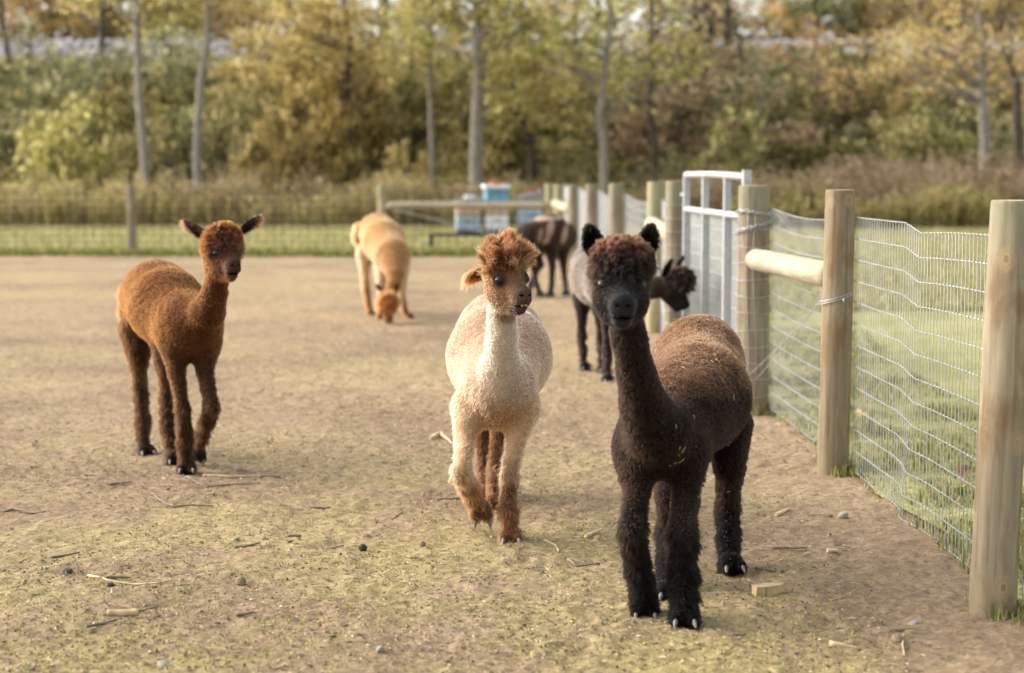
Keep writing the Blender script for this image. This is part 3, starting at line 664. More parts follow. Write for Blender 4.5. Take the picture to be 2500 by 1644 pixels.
def leaf_cloud(name, centers, radii, per, size, rng, mat=None, flat=.7):
    """leaves spread in clumps: centers (n,3), radii (n,3)"""
    n = len(centers) * per
    c = np.repeat(np.asarray(centers), per, 0); rr = np.repeat(np.asarray(radii), per, 0)
    d = nrm(rng.normal(size=(n, 3))) * (rng.random((n, 1)) ** .45) * rr; P = c + d
    nn = nrm(rng.normal(size=(n, 3)) * .8 + np.array([0, -.15, flat])); a = nrm(np.cross(nn, rng.normal(size=(n, 3)))); b = np.cross(nn, a)
    s = size * rng.lognormal(0, .3, (n, 1))
    V = np.stack([P - a * s * .55, P + b * s * .34 - nn * s * .08, P + a * s * .55, P - b * s * .34 - nn * s * .08], 1).reshape(-1, 3)
    i = np.arange(n)[:, None] * 4
    return mesh_np(name, V, i + np.array([[0, 1, 2, 3]]), False)
def limb_path(a, b, rng, n=8, wob=.06):
    a, b = np.array(a, float), np.array(b, float); L = np.linalg.norm(b - a); t = np.linspace(0, 1, n)[:, None]
    w = np.cumsum(rng.normal(0, wob * L / n, (n, 3)), 0); w -= t * w[-1]; w[0] = 0
    return a + (b - a) * t + w
def tree(label, path, r0, r1, bark, crowns, nlimb=6, seed=1, mat='gold', name='tree', leaf=.13, per=60, group=None, cat='tree'):
    """path: trunk points in world; crowns: list of (center, radii, clumps)"""
    rng = np.random.default_rng(seed); base = np.array(path[0], float)
    root = empty(name, base); tag(root, label, cat, group)
    P = []
    path = np.array(path, float) - base
    for i in range(len(path) - 1): P.append(limb_path(path[i], path[i + 1], rng, 7, .02)[:-1])
    P.append(path[-1:]); P = np.concatenate(P)
    rr = np.interp(np.linspace(0, 1, len(P)), [0, .05, 1], [r0 * 1.25, r0, r1])
    A = Acc(); A.tube(P, rr, 10); A.build('trunk', bark, root)
    cc, cr = [], []
    for (c, rad, k) in crowns:
        c = np.array(c, float) - base; rad = np.array(rad, float)
        pts = c + nrm(rng.normal(size=(k, 3))) * (rng.random((k, 1)) ** .4) * rad
        cc.append(pts); cr.append(np.repeat((rad.min() * rng.uniform(.18, .38, (k, 1))), 3, 1) * np.array([1.2, 1.2, .8]))
    if cc:
        cc = np.concatenate(cc); cr = np.concatenate(cr)
        sel = rng.choice(len(cc), min(len(cc), nlimb * 3), replace=False)
        for j, s in enumerate(sel):
            lo = np.argmin(np.abs(P[:, 2] - (cc[s][2] - .45 * np.linalg.norm(cc[s][:2] - P[np.argmin(np.abs(P[:, 2] - cc[s][2]))][:2]))))
            q = limb_path(P[lo], cc[s], rng, 8, .16); B_ = Acc(); w = max(rr[lo] * .45, .015); B_.tube(q, np.linspace(w, .008, 8), 5)
            B_.build('branch', bark, root)
        link('crown', leaf_cloud('crown', cc, cr, per, leaf, rng), FOL[mat], root)
    return root
D = 1.0504
def at(u, v, y): return spot(u * D, v * D, y)          # photo shown at 2380 px width
def foot(u, y, z=0.0): p = at(u, 470, y); return (p.x, y, z)
# trees in front of the bank
tree('slim grey tree trunk leaning left, left of its pair behind the far fence', [foot(344, 45.5), at(338, 400, 45.5), at(324, 240, 45.5), at(318, 60, 45.5), at(318, -120, 45.5), at(326, -330, 45.5)], .125, .07, M_BARK,
     [(at(290, -60, 45.5), (2.4, 2, 1.7), 26), (at(420, -180, 46), (2, 2, 1.6), 18)], 5, 41, 'lime', per=36)
tree('slim grey trunk with a fork high up, right of its pair behind the far fence', [foot(459, 45.8), at(458, 330, 45.8), at(466, 190, 45.8), at(482, 100, 45.8), at(488, -60, 45.8), at(486, -300, 45.8)], .115, .06, M_BARK,
     [(at(545, -20, 46), (1.6, 1.6, 1.2), 16), (at(470, -150, 46), (2, 2, 1.6), 20)], 6, 42, 'gold', per=34)
tree('thin young tree with yellow leaves beside the thick grey trunk', [foot(1005, 47), at(1004, 330, 47), at(998, 180, 47), at(1002, 40, 47), at(998, -120, 47)], .085, .035, M_BARK,
     [(at(985, 110, 47), (1.3, 1.3, 1.3), 16), (at(960, 20, 47), (1.7, 1.5, 1.4), 24)], 6, 43, 'lime', per=36)
tree('thick grey tree trunk standing behind the beehives', [foot(1103, 46), at(1108, 300, 46), at(1114, 170, 46), at(1112, 60, 46), at(1105, -80, 46), at(1100, -300, 46)], .19, .11, M_BARK,
     [(at(1090, 40, 45.5), (2.3, 1.8, 1.1), 34), (at(1170, 150, 45.2), (1.2, 1.2, 1.3), 18), (at(1030, -90, 46), (2.6, 2.2, 1.4), 26)], 9, 44, 'lime', per=44)
tree('crooked pale tree with many bare side branches right of the beehives', [foot(1402, 45), at(1404, 340, 45), at(1392, 270, 45), at(1405, 180, 45), at(1418, 60, 45), at(1430, -90, 45), at(1432, -250, 45)], .12, .05, M_BARK,
     [(at(1400, 60, 45), (2.4, 1.8, 1.3), 30), (at(1280, 120, 45), (1.4, 1.4, 1.0), 16), (at(1520, 150, 45), (1.3, 1.3, 1.2), 12), (at(1480, -60, 45), (2.2, 1.8, 1.3), 22)], 12, 45, 'lime', per=30)
tree('dark bent trunk half hidden in the thicket', [foot(1528, 48), at(1522, 330, 48), at(1508, 240, 48), at(1516, 150, 48), at(1512, 40, 48), at(1520, -120, 48)], .11, .06, M_BARKD,
     [(at(1540, 20, 48), (2, 1.8, 1.5), 18)], 6, 46, 'gold', per=30)
tree('pale forked tree trunk on the right with orange leaves', [foot(2292, 46), at(2290, 330, 46), at(2282, 220, 46), at(2284, 140, 46), at(2278, 20, 46), at(2272, -160, 46)], .15, .08, M_BARK,
     [(at(2180, 110, 46), (2.6, 2, 1.5), 40), (at(2350, 60, 46), (1.7, 1.6, 1.4), 22), (at(2200, -80, 46), (2.8, 2, 1.4), 30)], 12, 47, 'orange', per=30, leaf=.10)
tree('dark curved trunk beside the pale forked tree', [foot(2362, 47.5), at(2366, 330, 47.5), at(2364, 200, 47.5), at(2335, 110, 47.5), at(2318, 20, 47.5), at(2310, -120, 47.5)], .13, .07, M_BARKD,
     [(at(2330, -30, 47.5), (2, 2, 1.4), 20)], 6, 48, 'brown', per=30)
tree('grey leaning trunk among golden leaves at the bank foot', [foot(812, 50), at(815, 330, 50), at(806, 220, 50), at(812, 90, 50), at(790, -60, 50), at(780, -220, 50)], .12, .06, M_BARKD,
     [(at(780, 90, 50), (2.0, 1.8, 1.8), 30), (at(700, 20, 50), (2.2, 1.8, 1.4), 26), (at(860, 180, 49.5), (1.2, 1.2, 1.3), 14)], 8, 49, 'gold', per=40)
tree('drooping golden tree arching down beside the thick trunk', [foot(1240, 49), at(1235, 340, 49), at(1200, 240, 49), at(1180, 120, 49), at(1175, -60, 49)], .12, .05, M_BARKD,
     [(at(1180, 200, 48.5), (1.1, 1.1, 1.6), 20), (at(1240, 90, 48.5), (1.6, 1.4, 1.3), 22), (at(1300, 220, 49), (1.2, 1.2, 1.1), 12)], 8, 50, 'gold', per=36)
SAP = {'gold': 'slender sapling with golden leaves on the bank', 'lime': 'slender sapling with yellow green leaves on the bank', 'olive': 'slender sapling with olive leaves on the bank', 'brown': 'slender nearly bare sapling with russet leaves on the bank', 'orange': 'slender sapling with sparse orange leaves on the bank', 'green': 'slender sapling with dull green leaves on the bank'}
sr = np.random.default_rng(301)
for i, (u, y, vt, kd) in enumerate(((60, 53, 60, 'green'), (190, 55, 90, 'green'), (400, 54, 40, 'green'), (600, 53, 30, 'gold'), (690, 51, 0, 'gold'), (740, 52, 60, 'lime'), (870, 52, 20, 'gold'), (930, 54, -20, 'lime'), (1060, 53, 60, 'olive'), (1250, 54, -20, 'gold'), (1330, 51, 60, 'lime'), (1470, 54, 30, 'olive'),
                                    (1580, 52, 0, 'brown'), (1770, 53, 90, 'brown'), (1850, 56, 50, 'orange'), (1960, 54, 110, 'brown'), (2050, 53, 60, 'orange'), (2130, 55, 40, 'orange'), (2230, 53, 100, 'brown'), (2380, 52, 80, 'orange'))):
    zb = float(bank_z(0, y)); b = at(u, 300, y); zt = at(u, vt, y).z; H = zt - zb; dx = sr.normal(0, .5)
    tree(SAP[kd], [(b.x, y, zb), (b.x + dx * .3, y, zb + H * .4), (b.x + dx, y, zb + H * .8), (b.x + dx * 1.3, y, zt)], .05, .015, M_BARK if i % 2 else M_BARKD,
         [((b.x + dx * .5, y, zb + H * .72), (1.5, 1.3, H * .30), 22), ((b.x + sr.normal(0, .6), y - .3, zb + H * .45), (1.3, 1.2, H * .22), 12)], 8, 310 + i, kd, name='sapling', leaf=.11, per=30 if kd in ('brown', 'orange') else 46, group='saplings on the bank')
for i, (u, y, vt, r) in enumerate(((575, 55, -40, .09), (650, 57, -60, .10), (905, 55, -60, .12), (948, 57, -50, .09), (1070, 58, -60, .10), (1215, 56, -40, .13), (1335, 57, -60, .09), (1555, 56, -40, .10), (1605, 57, -60, .12), (1735, 57, 40, .08), (1985, 57, 30, .09), (2120, 58, -40, .10), (2255, 57, -40, .09), (30, 60, -60, .11), (235, 61, -60, .12))):
    zb = float(bank_z(0, y)); b = at(u, 300, y); zt = at(u, vt, y).z; dx = sr.normal(0, .6)
    tree('dark bare trunk rising straight out of the thicket on the bank', [(b.x, y, zb), (b.x + dx * .3, y, zb + (zt - zb) * .4), (b.x + dx * .5, y, zb + (zt - zb) * .75), (b.x + dx, y, zt)], r, r * .55, M_BARKD, [((b.x + dx, y, zt - 1.2), (1.6, 1.4, 1.4), 8)], 4, 360 + i, 'brown', name='tree', leaf=.10, per=18, group='dark bare trunks in the thicket')
# trees on and beyond the railway
rb = np.random.default_rng(77)
def far_tree(u, y, top_v, w, mat, seed, bark, label, k=60, lowv=95, per=46, r0=.2, leaf=.20):
    b = at(u, 250, y); z0 = 5.6 if y < 70 else 2.4; zt = at(u, top_v, y).z; zl = at(u, lowv, y).z
    cz = (zl + zt) / 2; hz = (zt - zl) / 2
    return tree(label, [(b.x, y, z0), (b.x + rb.normal(0, .2), y, z0 + 3), (b.x + rb.normal(0, .3), y, cz), (b.x + rb.normal(0, .4), y, zt - .5)], r0, r0 * .4, bark,
        [((b.x, y, cz + .15 * hz), (w, w * .8, hz * .9), int(k * .5)), ((b.x + rb.normal(0, .6), y - .4, (zl + at(u, -60, y).z) / 2), (w * 1.05, w * .8, (at(u, -60, y).z - zl) / 2), k)], 7, seed, mat, per=per, leaf=leaf, group='trees beyond the railway')
specs = [(-20, 74, -330, 4.0, 'orange', M_BARKD), (120, 72, -360, 3.8, 'orange', M_BARK), (240, 76, -330, 3.8, 'orange', M_BARK), (375, 73, -330, 3.4, 'olive', M_BARKD), (520, 78, -300, 3.2, 'gold', M_BARKD),
         (640, 80, -330, 2.8, 'gold', M_BARKD), (760, 72, -330, 2.6, 'lime', M_BARKD), (880, 82, -330, 2.8, 'gold', M_BARKD), (1000, 76, -330, 3.0, 'lime', M_BARKD), (1130, 80, -300, 3.2, 'lime', M_BARKD),
         (1270, 82, -330, 2.8, 'gold', M_BARKD), (1390, 78, -330, 2.6, 'lime', M_BARKD), (1530, 84, -330, 3.0, 'gold', M_BARKD), (1780, 80, -330, 2.8, 'orange', M_BARKD), (1900, 73, -330, 2.6, 'green', M_BARKD),
         (2020, 74, -340, 3.6, 'orange', M_BARKD), (2160, 76, -340, 3.8, 'orange', M_BARKD), (2300, 73, -340, 3.8, 'orange', M_BARKD), (2430, 76, -340, 4.0, 'gold', M_BARKD), (2560, 75, -340, 4.0, 'orange', M_BARKD), (-160, 76, -340, 4.0, 'gold', M_BARKD)]
NAMEC = {'orange': 'orange leaved autumn tree growing beyond the railway track', 'gold': 'golden leaved autumn tree growing beyond the railway track', 'lime': 'yellow green tree growing beyond the railway track', 'olive': 'olive green tree growing beyond the railway track', 'green': 'dark green tree among orange ones beyond the railway track'}
DENS = {}
for i, (u, y, tv, w, mt, bk) in enumerate(specs):
    gap = 560 < u < 1600 or 1750 < u < 1850
    far_tree(u, y, tv, w, mt, 100 + i, bk, NAMEC[mt], k=44 if gap else 100, per=44 if gap else 58, leaf=.13)
tree('broad dark trunk wrapped in vines on top of the bank', [(at(1636, 300, 62).x, 60.5, 4.4), at(1632, 120, 60.5), at(1645, 20, 60.5), at(1640, -160, 60.5), at(1640, -330, 60.5)], .42, .25, M_BARKD,
     [(at(1660, 60, 60), (2.2, 1.6, 2.2), 26), (at(1600, 150, 59.5), (1.2, 1.2, 1.2), 10)], 9, 140, 'brown', per=22, leaf=.14)
tree('second dark vine hung trunk beside the broad one on the bank', [(at(1692, 300, 61).x, 60.0, 4.2), at(1690, 200, 60), at(1688, 60, 60), at(1700, -160, 60)], .2, .12, M_BARKD,
     [(at(1720, 120, 59.5), (1.8, 1.4, 1.8), 22)], 8, 141, 'brown', per=22, leaf=.13)

# shrubs and thicket on the bank
def shrub_mesh(seed, k, per, leaf, spike):
    r = np.random.default_rng(seed)
    d = nrm(r.normal(size=(k, 3))); d[:, 2] = np.abs(d[:, 2]) * 1.1; c = d * (r.random((k, 1)) ** .5) * np.array([1.0, 1.0, .95]); c[:, 2] += .05
    rad = np.repeat(r.uniform(.08, .22, (k, 1)), 3, 1) * np.array([1.3, 1.3, .8])
    return leaf_cloud('foliage', c, rad, per, leaf, r)
SH = [shrub_mesh(200 + i, 130, 26, .066, 0) for i in range(5)]
stemr = np.random.default_rng(9)
def stem_mesh(i):
    A = Acc()
    for k in range(6):
        a = stemr.uniform(0, 6.28); A.tube(limb_path((0, 0, -.15), (.5 * math.cos(a), .5 * math.sin(a), .75), stemr, 6, .15), np.linspace(.022, .006, 6), 5)
    o = A.build('stem', M_BARKD); me = o.data; bpy.data.objects.remove(o); return me
STM = [stem_mesh(i) for i in range(3)]
TINT = {'olive': 'olive green', 'green': 'dull green', 'gold': 'golden yellow', 'lime': 'bright yellow green', 'brown': 'russet brown', 'dark': 'dark green', 'orange': 'orange'}
def shrub(u, y, r, h, kind, zb=None):
    c = at(u, 300, y); far = zb is not None; zb = float(bank_z(c.x, y)) if zb is None else zb
    where = 'beyond the railway track' if far else 'at the foot of the railway bank' if y < 51.5 else 'halfway up the railway bank' if y < 56.3 else 'just below the railway ballast'
    size = 'tall' if h > 2.9 else 'low' if h < 1.5 else 'broad' if r > 1.95 else 'mid sized'
    o = empty('shrub', (c.x, y, zb), random.uniform(0, 6.28)); tag(o, f'{size} {TINT[kind]} leafy shrub {where}', 'shrub', f'{size} {kind} shrubs {where}')
    i = random.randrange(5)
    if not SH[i].materials: SH[i].materials.append(FOL['olive'])
    f = link('foliage', SH[i], None, o)
    f.material_slots[0].link = 'OBJECT'; f.material_slots[0].material = FOL[kind]
    f.scale = (r, r * .9, h)
    s = link('stem', STM[i % 3], None, o); s.scale = (r, r, h)
random.seed(11)
rows = [(60.0, 1.5, .9), (58.6, 1.7, 1.2), (57.0, 1.9, 1.7), (55.4, 2.0, 2.2), (53.8, 2.0, 2.5), (52.2, 1.9, 2.6), (50.6, 1.7, 2.3), (49.2, 1.3, 1.6)]
def kind_at(u, y):
    x = random.random()
    if u < 560: return ('green' if x < .38 else 'olive' if x < .72 else 'lime') if y < 56 else ('green' if x < .6 else 'olive')
    if u < 1080: return 'gold' if x < .28 else 'olive' if x < .56 else 'lime' if x < .9 else 'brown'
    if u < 1450: return 'lime' if x < .35 else 'olive' if x < .7 else 'green'
    if u < 1900: return 'olive' if x < .42 else 'green' if x < .66 else 'brown'
    return ('olive' if x < .4 else 'brown' if x < .75 else 'gold') if y > 54 else ('olive' if x < .5 else 'green' if x < .8 else 'lime')
for y, r, h in rows:
    u = -120.0
    while u < 2500:
        k = 1.0
        if y > 56: k = .75 if (u < 260 or 480 < u < 570 or 1180 < u < 1450) else 1.15
        if 560 < u < 860 and 51 < y < 56: k = 1.5
        hole = (840 < u < 1010 and y < 56.2 and random.random() < .92) or (1110 < u < 1290 and y < 54.5 and random.random() < .85) or (y > 57.5 and random.random() < .25)
        if not hole: shrub(u, y + random.uniform(-.6, .6), r * random.uniform(.75, 1.2), h * k * random.uniform(.75, 1.3), kind_at(u, y))
        u += r * 4250 / y / D * random.uniform(.9, 1.25)
for u, y, r, h, k in ((150, 48.6, 1.9, 3.2, 'lime'), (330, 48.8, 1.7, 2.5, 'olive'), (60, 51, 2.0, 4.0, 'green'), (560, 50, 1.7, 3.6, 'olive'), (660, 48.8, 1.5, 3.0, 'gold'), (760, 50.5, 1.8, 4.4, 'gold'), (940, 47.4, 1.0, 2.0, 'lime'), (1040, 47.6, .9, 1.3, 'lime'),
                      (1940, 48.5, 1.7, 2.2, 'dark'), (1850, 49.5, 1.5, 2.2, 'dark'), (2090, 49.5, 1.7, 3.0, 'olive'), (1730, 50, 1.8, 3.0, 'olive'), (1560, 48.5, 1.2, 2.0, 'green'), (2200, 50, 1.9, 3.2, 'olive'), (2370, 49, 1.9, 3.0, 'green'), (1330, 48.5, 1.3, 2.2, 'olive')):
    shrub(u, y, r, h, k)

random.seed(23)
for y in (71.5, 74.0):
    u = -100.0
    while u < 2500:
        mid = 590 < u < 1560
        if not mid: shrub(u, y + random.uniform(-.5, .5), random.uniform(1.7, 2.5), random.uniform(2.6, 3.9) * (.7 if mid else 1.15), random.choice(['orange', 'gold', 'gold', 'olive']) if not mid else random.choice(['gold', 'lime', 'olive']), 4.0 if y < 73 else 3.2)
        u += random.uniform(80, 150)

# dry weeds along the foot of the bank
M_WEED = leaf_material('dry_weed', [(0, srgb(116, 98, 72)), (.3, srgb(154, 134, 102)), (.55, srgb(184, 164, 134)), (.75, srgb(166, 154, 98)), (1, srgb(220, 204, 174))], .5)
def weeds(name, x0, x1, y0, y1, n, hmin, hmax, label, seed, mat=None):
    r = np.random.default_rng(seed); x = r.uniform(x0, x1, n); y = r.uniform(y0, y1, n); q = np.column_stack([x, y, np.zeros(n)])
    h = r.uniform(hmin, hmax, n) * np.clip(1 + .7 * fbm(q, .55, seed, 3), .3, 1.5); base = np.column_stack([x, y, np.full(n, .01)])
    lean = r.normal(0, .12, (n, 2)) * h[:, None]; tip = base + np.column_stack([lean, h])
    a = r.uniform(0, np.pi, n); s = np.column_stack([np.cos(a), np.sin(a), np.zeros(n)]) * .008
    V = [np.stack([base - s, base + s, tip + s * .5, tip - s * .5], 1).reshape(-1, 3)]
    m = 11
    t = r.random((n, m)) ** .6; P = (base[:, None] + (tip - base)[:, None] * (.35 + .65 * t)[..., None] + r.normal(0, .05, (n, m, 3)) * (h * .9)[:, None, None]).reshape(-1, 3)
    nn = nrm(r.normal(size=(n * m, 3))); b1 = nrm(np.cross(nn, r.normal(size=(n * m, 3)))); b2 = np.cross(nn, b1); sz = r.uniform(.03, .075, (n * m, 1))
    V.append(np.stack([P - b1 * sz, P + b2 * sz * .5, P + b1 * sz, P - b2 * sz * .5], 1).reshape(-1, 3))
    V = np.concatenate(V); F = np.arange(len(V)).reshape(-1, 4)
    tag(link(name, mesh_np(name, V, F, False), mat or M_WEED), label, 'weeds', kind='stuff')
weeds('dry_weeds', -17, 5.0, 44.2, 49, 5200, .4, 1.05, 'dry brown goldenrod and weeds behind the far fence', 61)
weeds('dry_weeds', 3.5, 17, 43.2, 49, 4600, .6, 1.35, 'russet dry weeds along the pasture edge', 62, leaf_material('russet_weed', [(0, srgb(116, 96, 72)), (.4, srgb(156, 134, 106)), (.8, srgb(184, 164, 134)), (1, srgb(210, 194, 166))], .5))
M_REED = leaf_material('pale_reed', [(0, srgb(136, 128, 78)), (.5, srgb(178, 166, 110)), (1, srgb(208, 194, 146))], .5)
weeds('tall_grass', 5.2, 15, 42.4, 45, 2600, .4, .95, 'tall yellowing grass in front of the russet weeds', 63, M_REED)
weeds('green_weeds', -15, 10, 43.7, 47.0, 2600, .3, 1.0, 'low green and yellow weeds at the far meadow edge', 64, M_REED)
# ================================================================== alpacas
def fur_material(name, rough=.75, sheen=0.0):
    m, nt, out = mat_new(name)
    at = N(nt, 'ShaderNodeAttribute', attribute_name='fur_color')
    h = N(nt, 'ShaderNodeBsdfHairPrincipled'); h.parametrization = 'COLOR'
    h.inputs['Roughness'].default_value = rough; h.inputs['Radial Roughness'].default_value = .75
    h.inputs['Coat'].default_value = 0.0; h.inputs['IOR'].default_value = 1.18
    h.inputs['Random Roughness'].default_value = .2
    if 'Random Color' in h.inputs: h.inputs['Random Color'].default_value = .1
    nt.links.new(at.outputs['Color'], h.inputs['Color'])
    nt.links.new(h.outputs[0], out.inputs[0])
    return m
def coat_material(name):
    m, nt, out = mat_new(name)
    at = N(nt, 'ShaderNodeAttribute', attribute_name='coat')
    p = N(nt, 'ShaderNodeBsdfPrincipled', Roughness=.9); p.inputs['Specular IOR Level'].default_value = .08
    tc = N(nt, 'ShaderNodeTexCoord'); nz = N(nt, 'ShaderNodeTexNoise', Scale=120.0, Detail=5.0)
    nt.links.new(tc.outputs['Object'], nz.inputs['Vector'])
    b = N(nt, 'ShaderNodeBump', Strength=.5, Distance=.006)
    nt.links.new(nz.outputs['Fac'], b.inputs['Height']); nt.links.new(b.outputs[0], p.inputs['Normal'])
    nt.links.new(at.outputs['Color'], p.inputs['Base Color']); nt.links.new(p.outputs[0], out.inputs[0])
    return m
M_FUR = fur_material('alpaca_fibre'); M_COAT = coat_material('alpaca_coat')
M_EYE = plain('alpaca_eye', (.006, .005, .005), rough=.10, spec=.35, var=.1)
M_NAIL = plain('toenail_horn', (.17, .15, .13), rough=.5, bscale=90, var=.35)
M_HOLLOW = plain('hollow_shade', (.004, .0035, .0035), rough=1.0, spec=0.0)  # near-black colour stands in for the shade inside nostrils and mouth
M_TOOTH = plain('tooth_enamel', (.55, .42, .22), rough=.35)
M_LID = plain('eyelid_skin', (.012, .011, .011), rough=.5)

def smin(a, b, k):
    h = np.clip(.5 + .5 * (b - a) / k, 0, 1)
    return b + (a - b) * h - k * h * (1 - h)
def sd_cone(P, a, ra, b, rb):
    ab = b - a; L2 = float(ab @ ab) + 1e-12
    t = np.clip(((P - a) @ ab) / L2, 0, 1)
    return np.linalg.norm(P - (a + t[..., None] * ab), axis=-1) - (ra + (rb - ra) * t)
def sd_ell(P, c, rad, M):
    q = (P - c) @ M            # columns of M are the axes
    k0 = np.linalg.norm(q / rad, axis=-1); k1 = np.linalg.norm(q / (rad * rad), axis=-1)
    return k0 * (k0 - 1) / np.maximum(k1, 1e-9)

class Body:
    """a smooth union of tapered limbs and ellipsoids, meshed as one continuous surface"""
    def __init__(s): s.prims = []
    def cone(s, a, ra, b, rb, reg, k=.04): s.prims.append(('c', np.array(a, float), ra, np.array(b, float), rb, reg, k))
    def chain(s, pts, reg, k=.04):
        for i in range(len(pts) - 1):
            r = reg[i] if isinstance(reg, (list, tuple)) else reg
            s.cone(pts[i][0], pts[i][1], pts[i + 1][0], pts[i + 1][1], r, k)
    def ell(s, c, rad, M, reg, k=.02): s.prims.append(('e', np.array(c, float), np.array(rad, float), np.array(M, float), 0, reg, k))
    def cut(s, c, rad, M, k=.01): s.prims.append(('x', np.array(c, float), np.array(rad, float), np.array(M, float), 0, -1, k))
    def sd(s, p, P):
        return sd_cone(P, p[1], p[2], p[3], p[4]) if p[0] == 'c' else sd_ell(P, p[1], p[2], p[3])
    def bounds(s, p):
        if p[0] == 'c':
            r = max(p[2], p[4]); return np.minimum(p[1], p[3]) - r, np.maximum(p[1], p[3]) + r
        r = p[2].max(); return p[1] - r, p[1] + r
    def mesh(s, vox):
        lo = np.min([s.bounds(p)[0] for p in s.prims], 0) - .05; hi = np.max([s.bounds(p)[1] for p in s.prims], 0) + .05
        n = np.ceil((hi - lo) / vox).astype(int) + 1
        ax = [lo[i] + vox * np.arange(n[i]) for i in range(3)]
        G = np.full(n, .5)
        for p in s.prims:
            a, b = s.bounds(p); m = p[6] + 3 * vox
            i0 = np.maximum(np.floor((a - m - lo) / vox).astype(int), 0); i1 = np.minimum(np.ceil((b + m - lo) / vox).astype(int) + 1, n)
            sl = tuple(slice(i0[i], i1[i]) for i in range(3))
            X, Y, Z = np.meshgrid(ax[0][sl[0]], ax[1][sl[1]], ax[2][sl[2]], indexing='ij')
            d = s.sd(p, np.stack([X, Y, Z], -1))
            if p[0] == 'x': G[sl] = -smin(-G[sl], d, p[6])
            else: G[sl] = smin(G[sl], d, p[6])
        return surface_nets(G, lo, vox)
    def weights(s, V, nreg, sharp=.02):
        D = np.full((nreg, len(V)), 9.0)
        for p in s.prims:
            if p[0] == 'x': continue
            D[p[5]] = np.minimum(D[p[5]], s.sd(p, V))
        D -= D.min(0); Wt = np.exp(-D / sharp)
        return (Wt / Wt.sum(0)).T

def surface_nets(G, lo, vox):
    S = G < 0
    nx, ny, nz = G.shape
    acc = np.zeros((nx - 1, ny - 1, nz - 1, 3)); cnt = np.zeros((nx - 1, ny - 1, nz - 1))
    base = np.stack(np.meshgrid(np.arange(nx - 1), np.arange(ny - 1), np.arange(nz - 1), indexing='ij'), -1)
    def sl(o): return tuple(slice(o[i], o[i] + G.shape[i] - 1) for i in range(3))
    for axis in range(3):
        o1, o2 = [i for i in range(3) if i != axis]
        for p in (0, 1):
            for q in (0, 1):
                a = [0, 0, 0]; a[o1] = p; a[o2] = q; b = list(a); b[axis] = 1
                ga, gb = G[sl(a)], G[sl(b)]; m = (ga < 0) != (gb < 0)
                t = np.where(m, ga / np.where(m, ga - gb, 1), 0)
                pos = np.zeros(m.shape + (3,)); pos[..., o1] = p; pos[..., o2] = q; pos[..., axis] = t
                acc[m] += pos[m]; cnt[m] += 1
    act = cnt > 0
    idx = np.full(act.shape, -1, np.int64); idx[act] = np.arange(act.sum())
    V = lo + vox * (base[act] + acc[act] / cnt[act][:, None])
    F = []
    for axis in range(3):
        o1, o2 = (axis + 1) % 3, (axis + 2) % 3
        s0 = [slice(None)] * 3; s1 = [slice(None)] * 3
        s0[axis] = slice(0, -1); s1[axis] = slice(1, None)
        for o in (o1, o2):
            s0[o] = slice(1, -1); s1[o] = slice(1, -1)
        A, B = S[tuple(s0)], S[tuple(s1)]
        ii = np.argwhere(A != B)
        if len(ii) == 0: continue
        c = ii.copy(); c[:, o1] += 1; c[:, o2] += 1
        def at(d1, d2):
            k = c.copy(); k[:, o1] -= d1; k[:, o2] -= d2
            return idx[k[:, 0], k[:, 1], k[:, 2]]
        q = np.stack([at(1, 1), at(0, 1), at(0, 0), at(1, 0)], 1)
        flip = ~A[ii[:, 0], ii[:, 1], ii[:, 2]]
        q[flip] = q[flip][:, ::-1]
        F.append(q)
    return V, np.concatenate(F)

def vnormals(V, F):
    fn = np.cross(V[F[:, 2]] - V[F[:, 0]], V[F[:, 3]] - V[F[:, 1]])
    vn = np.zeros_like(V)
    for k in range(4): np.add.at(vn, F[:, k], fn)
    return nrm(vn)

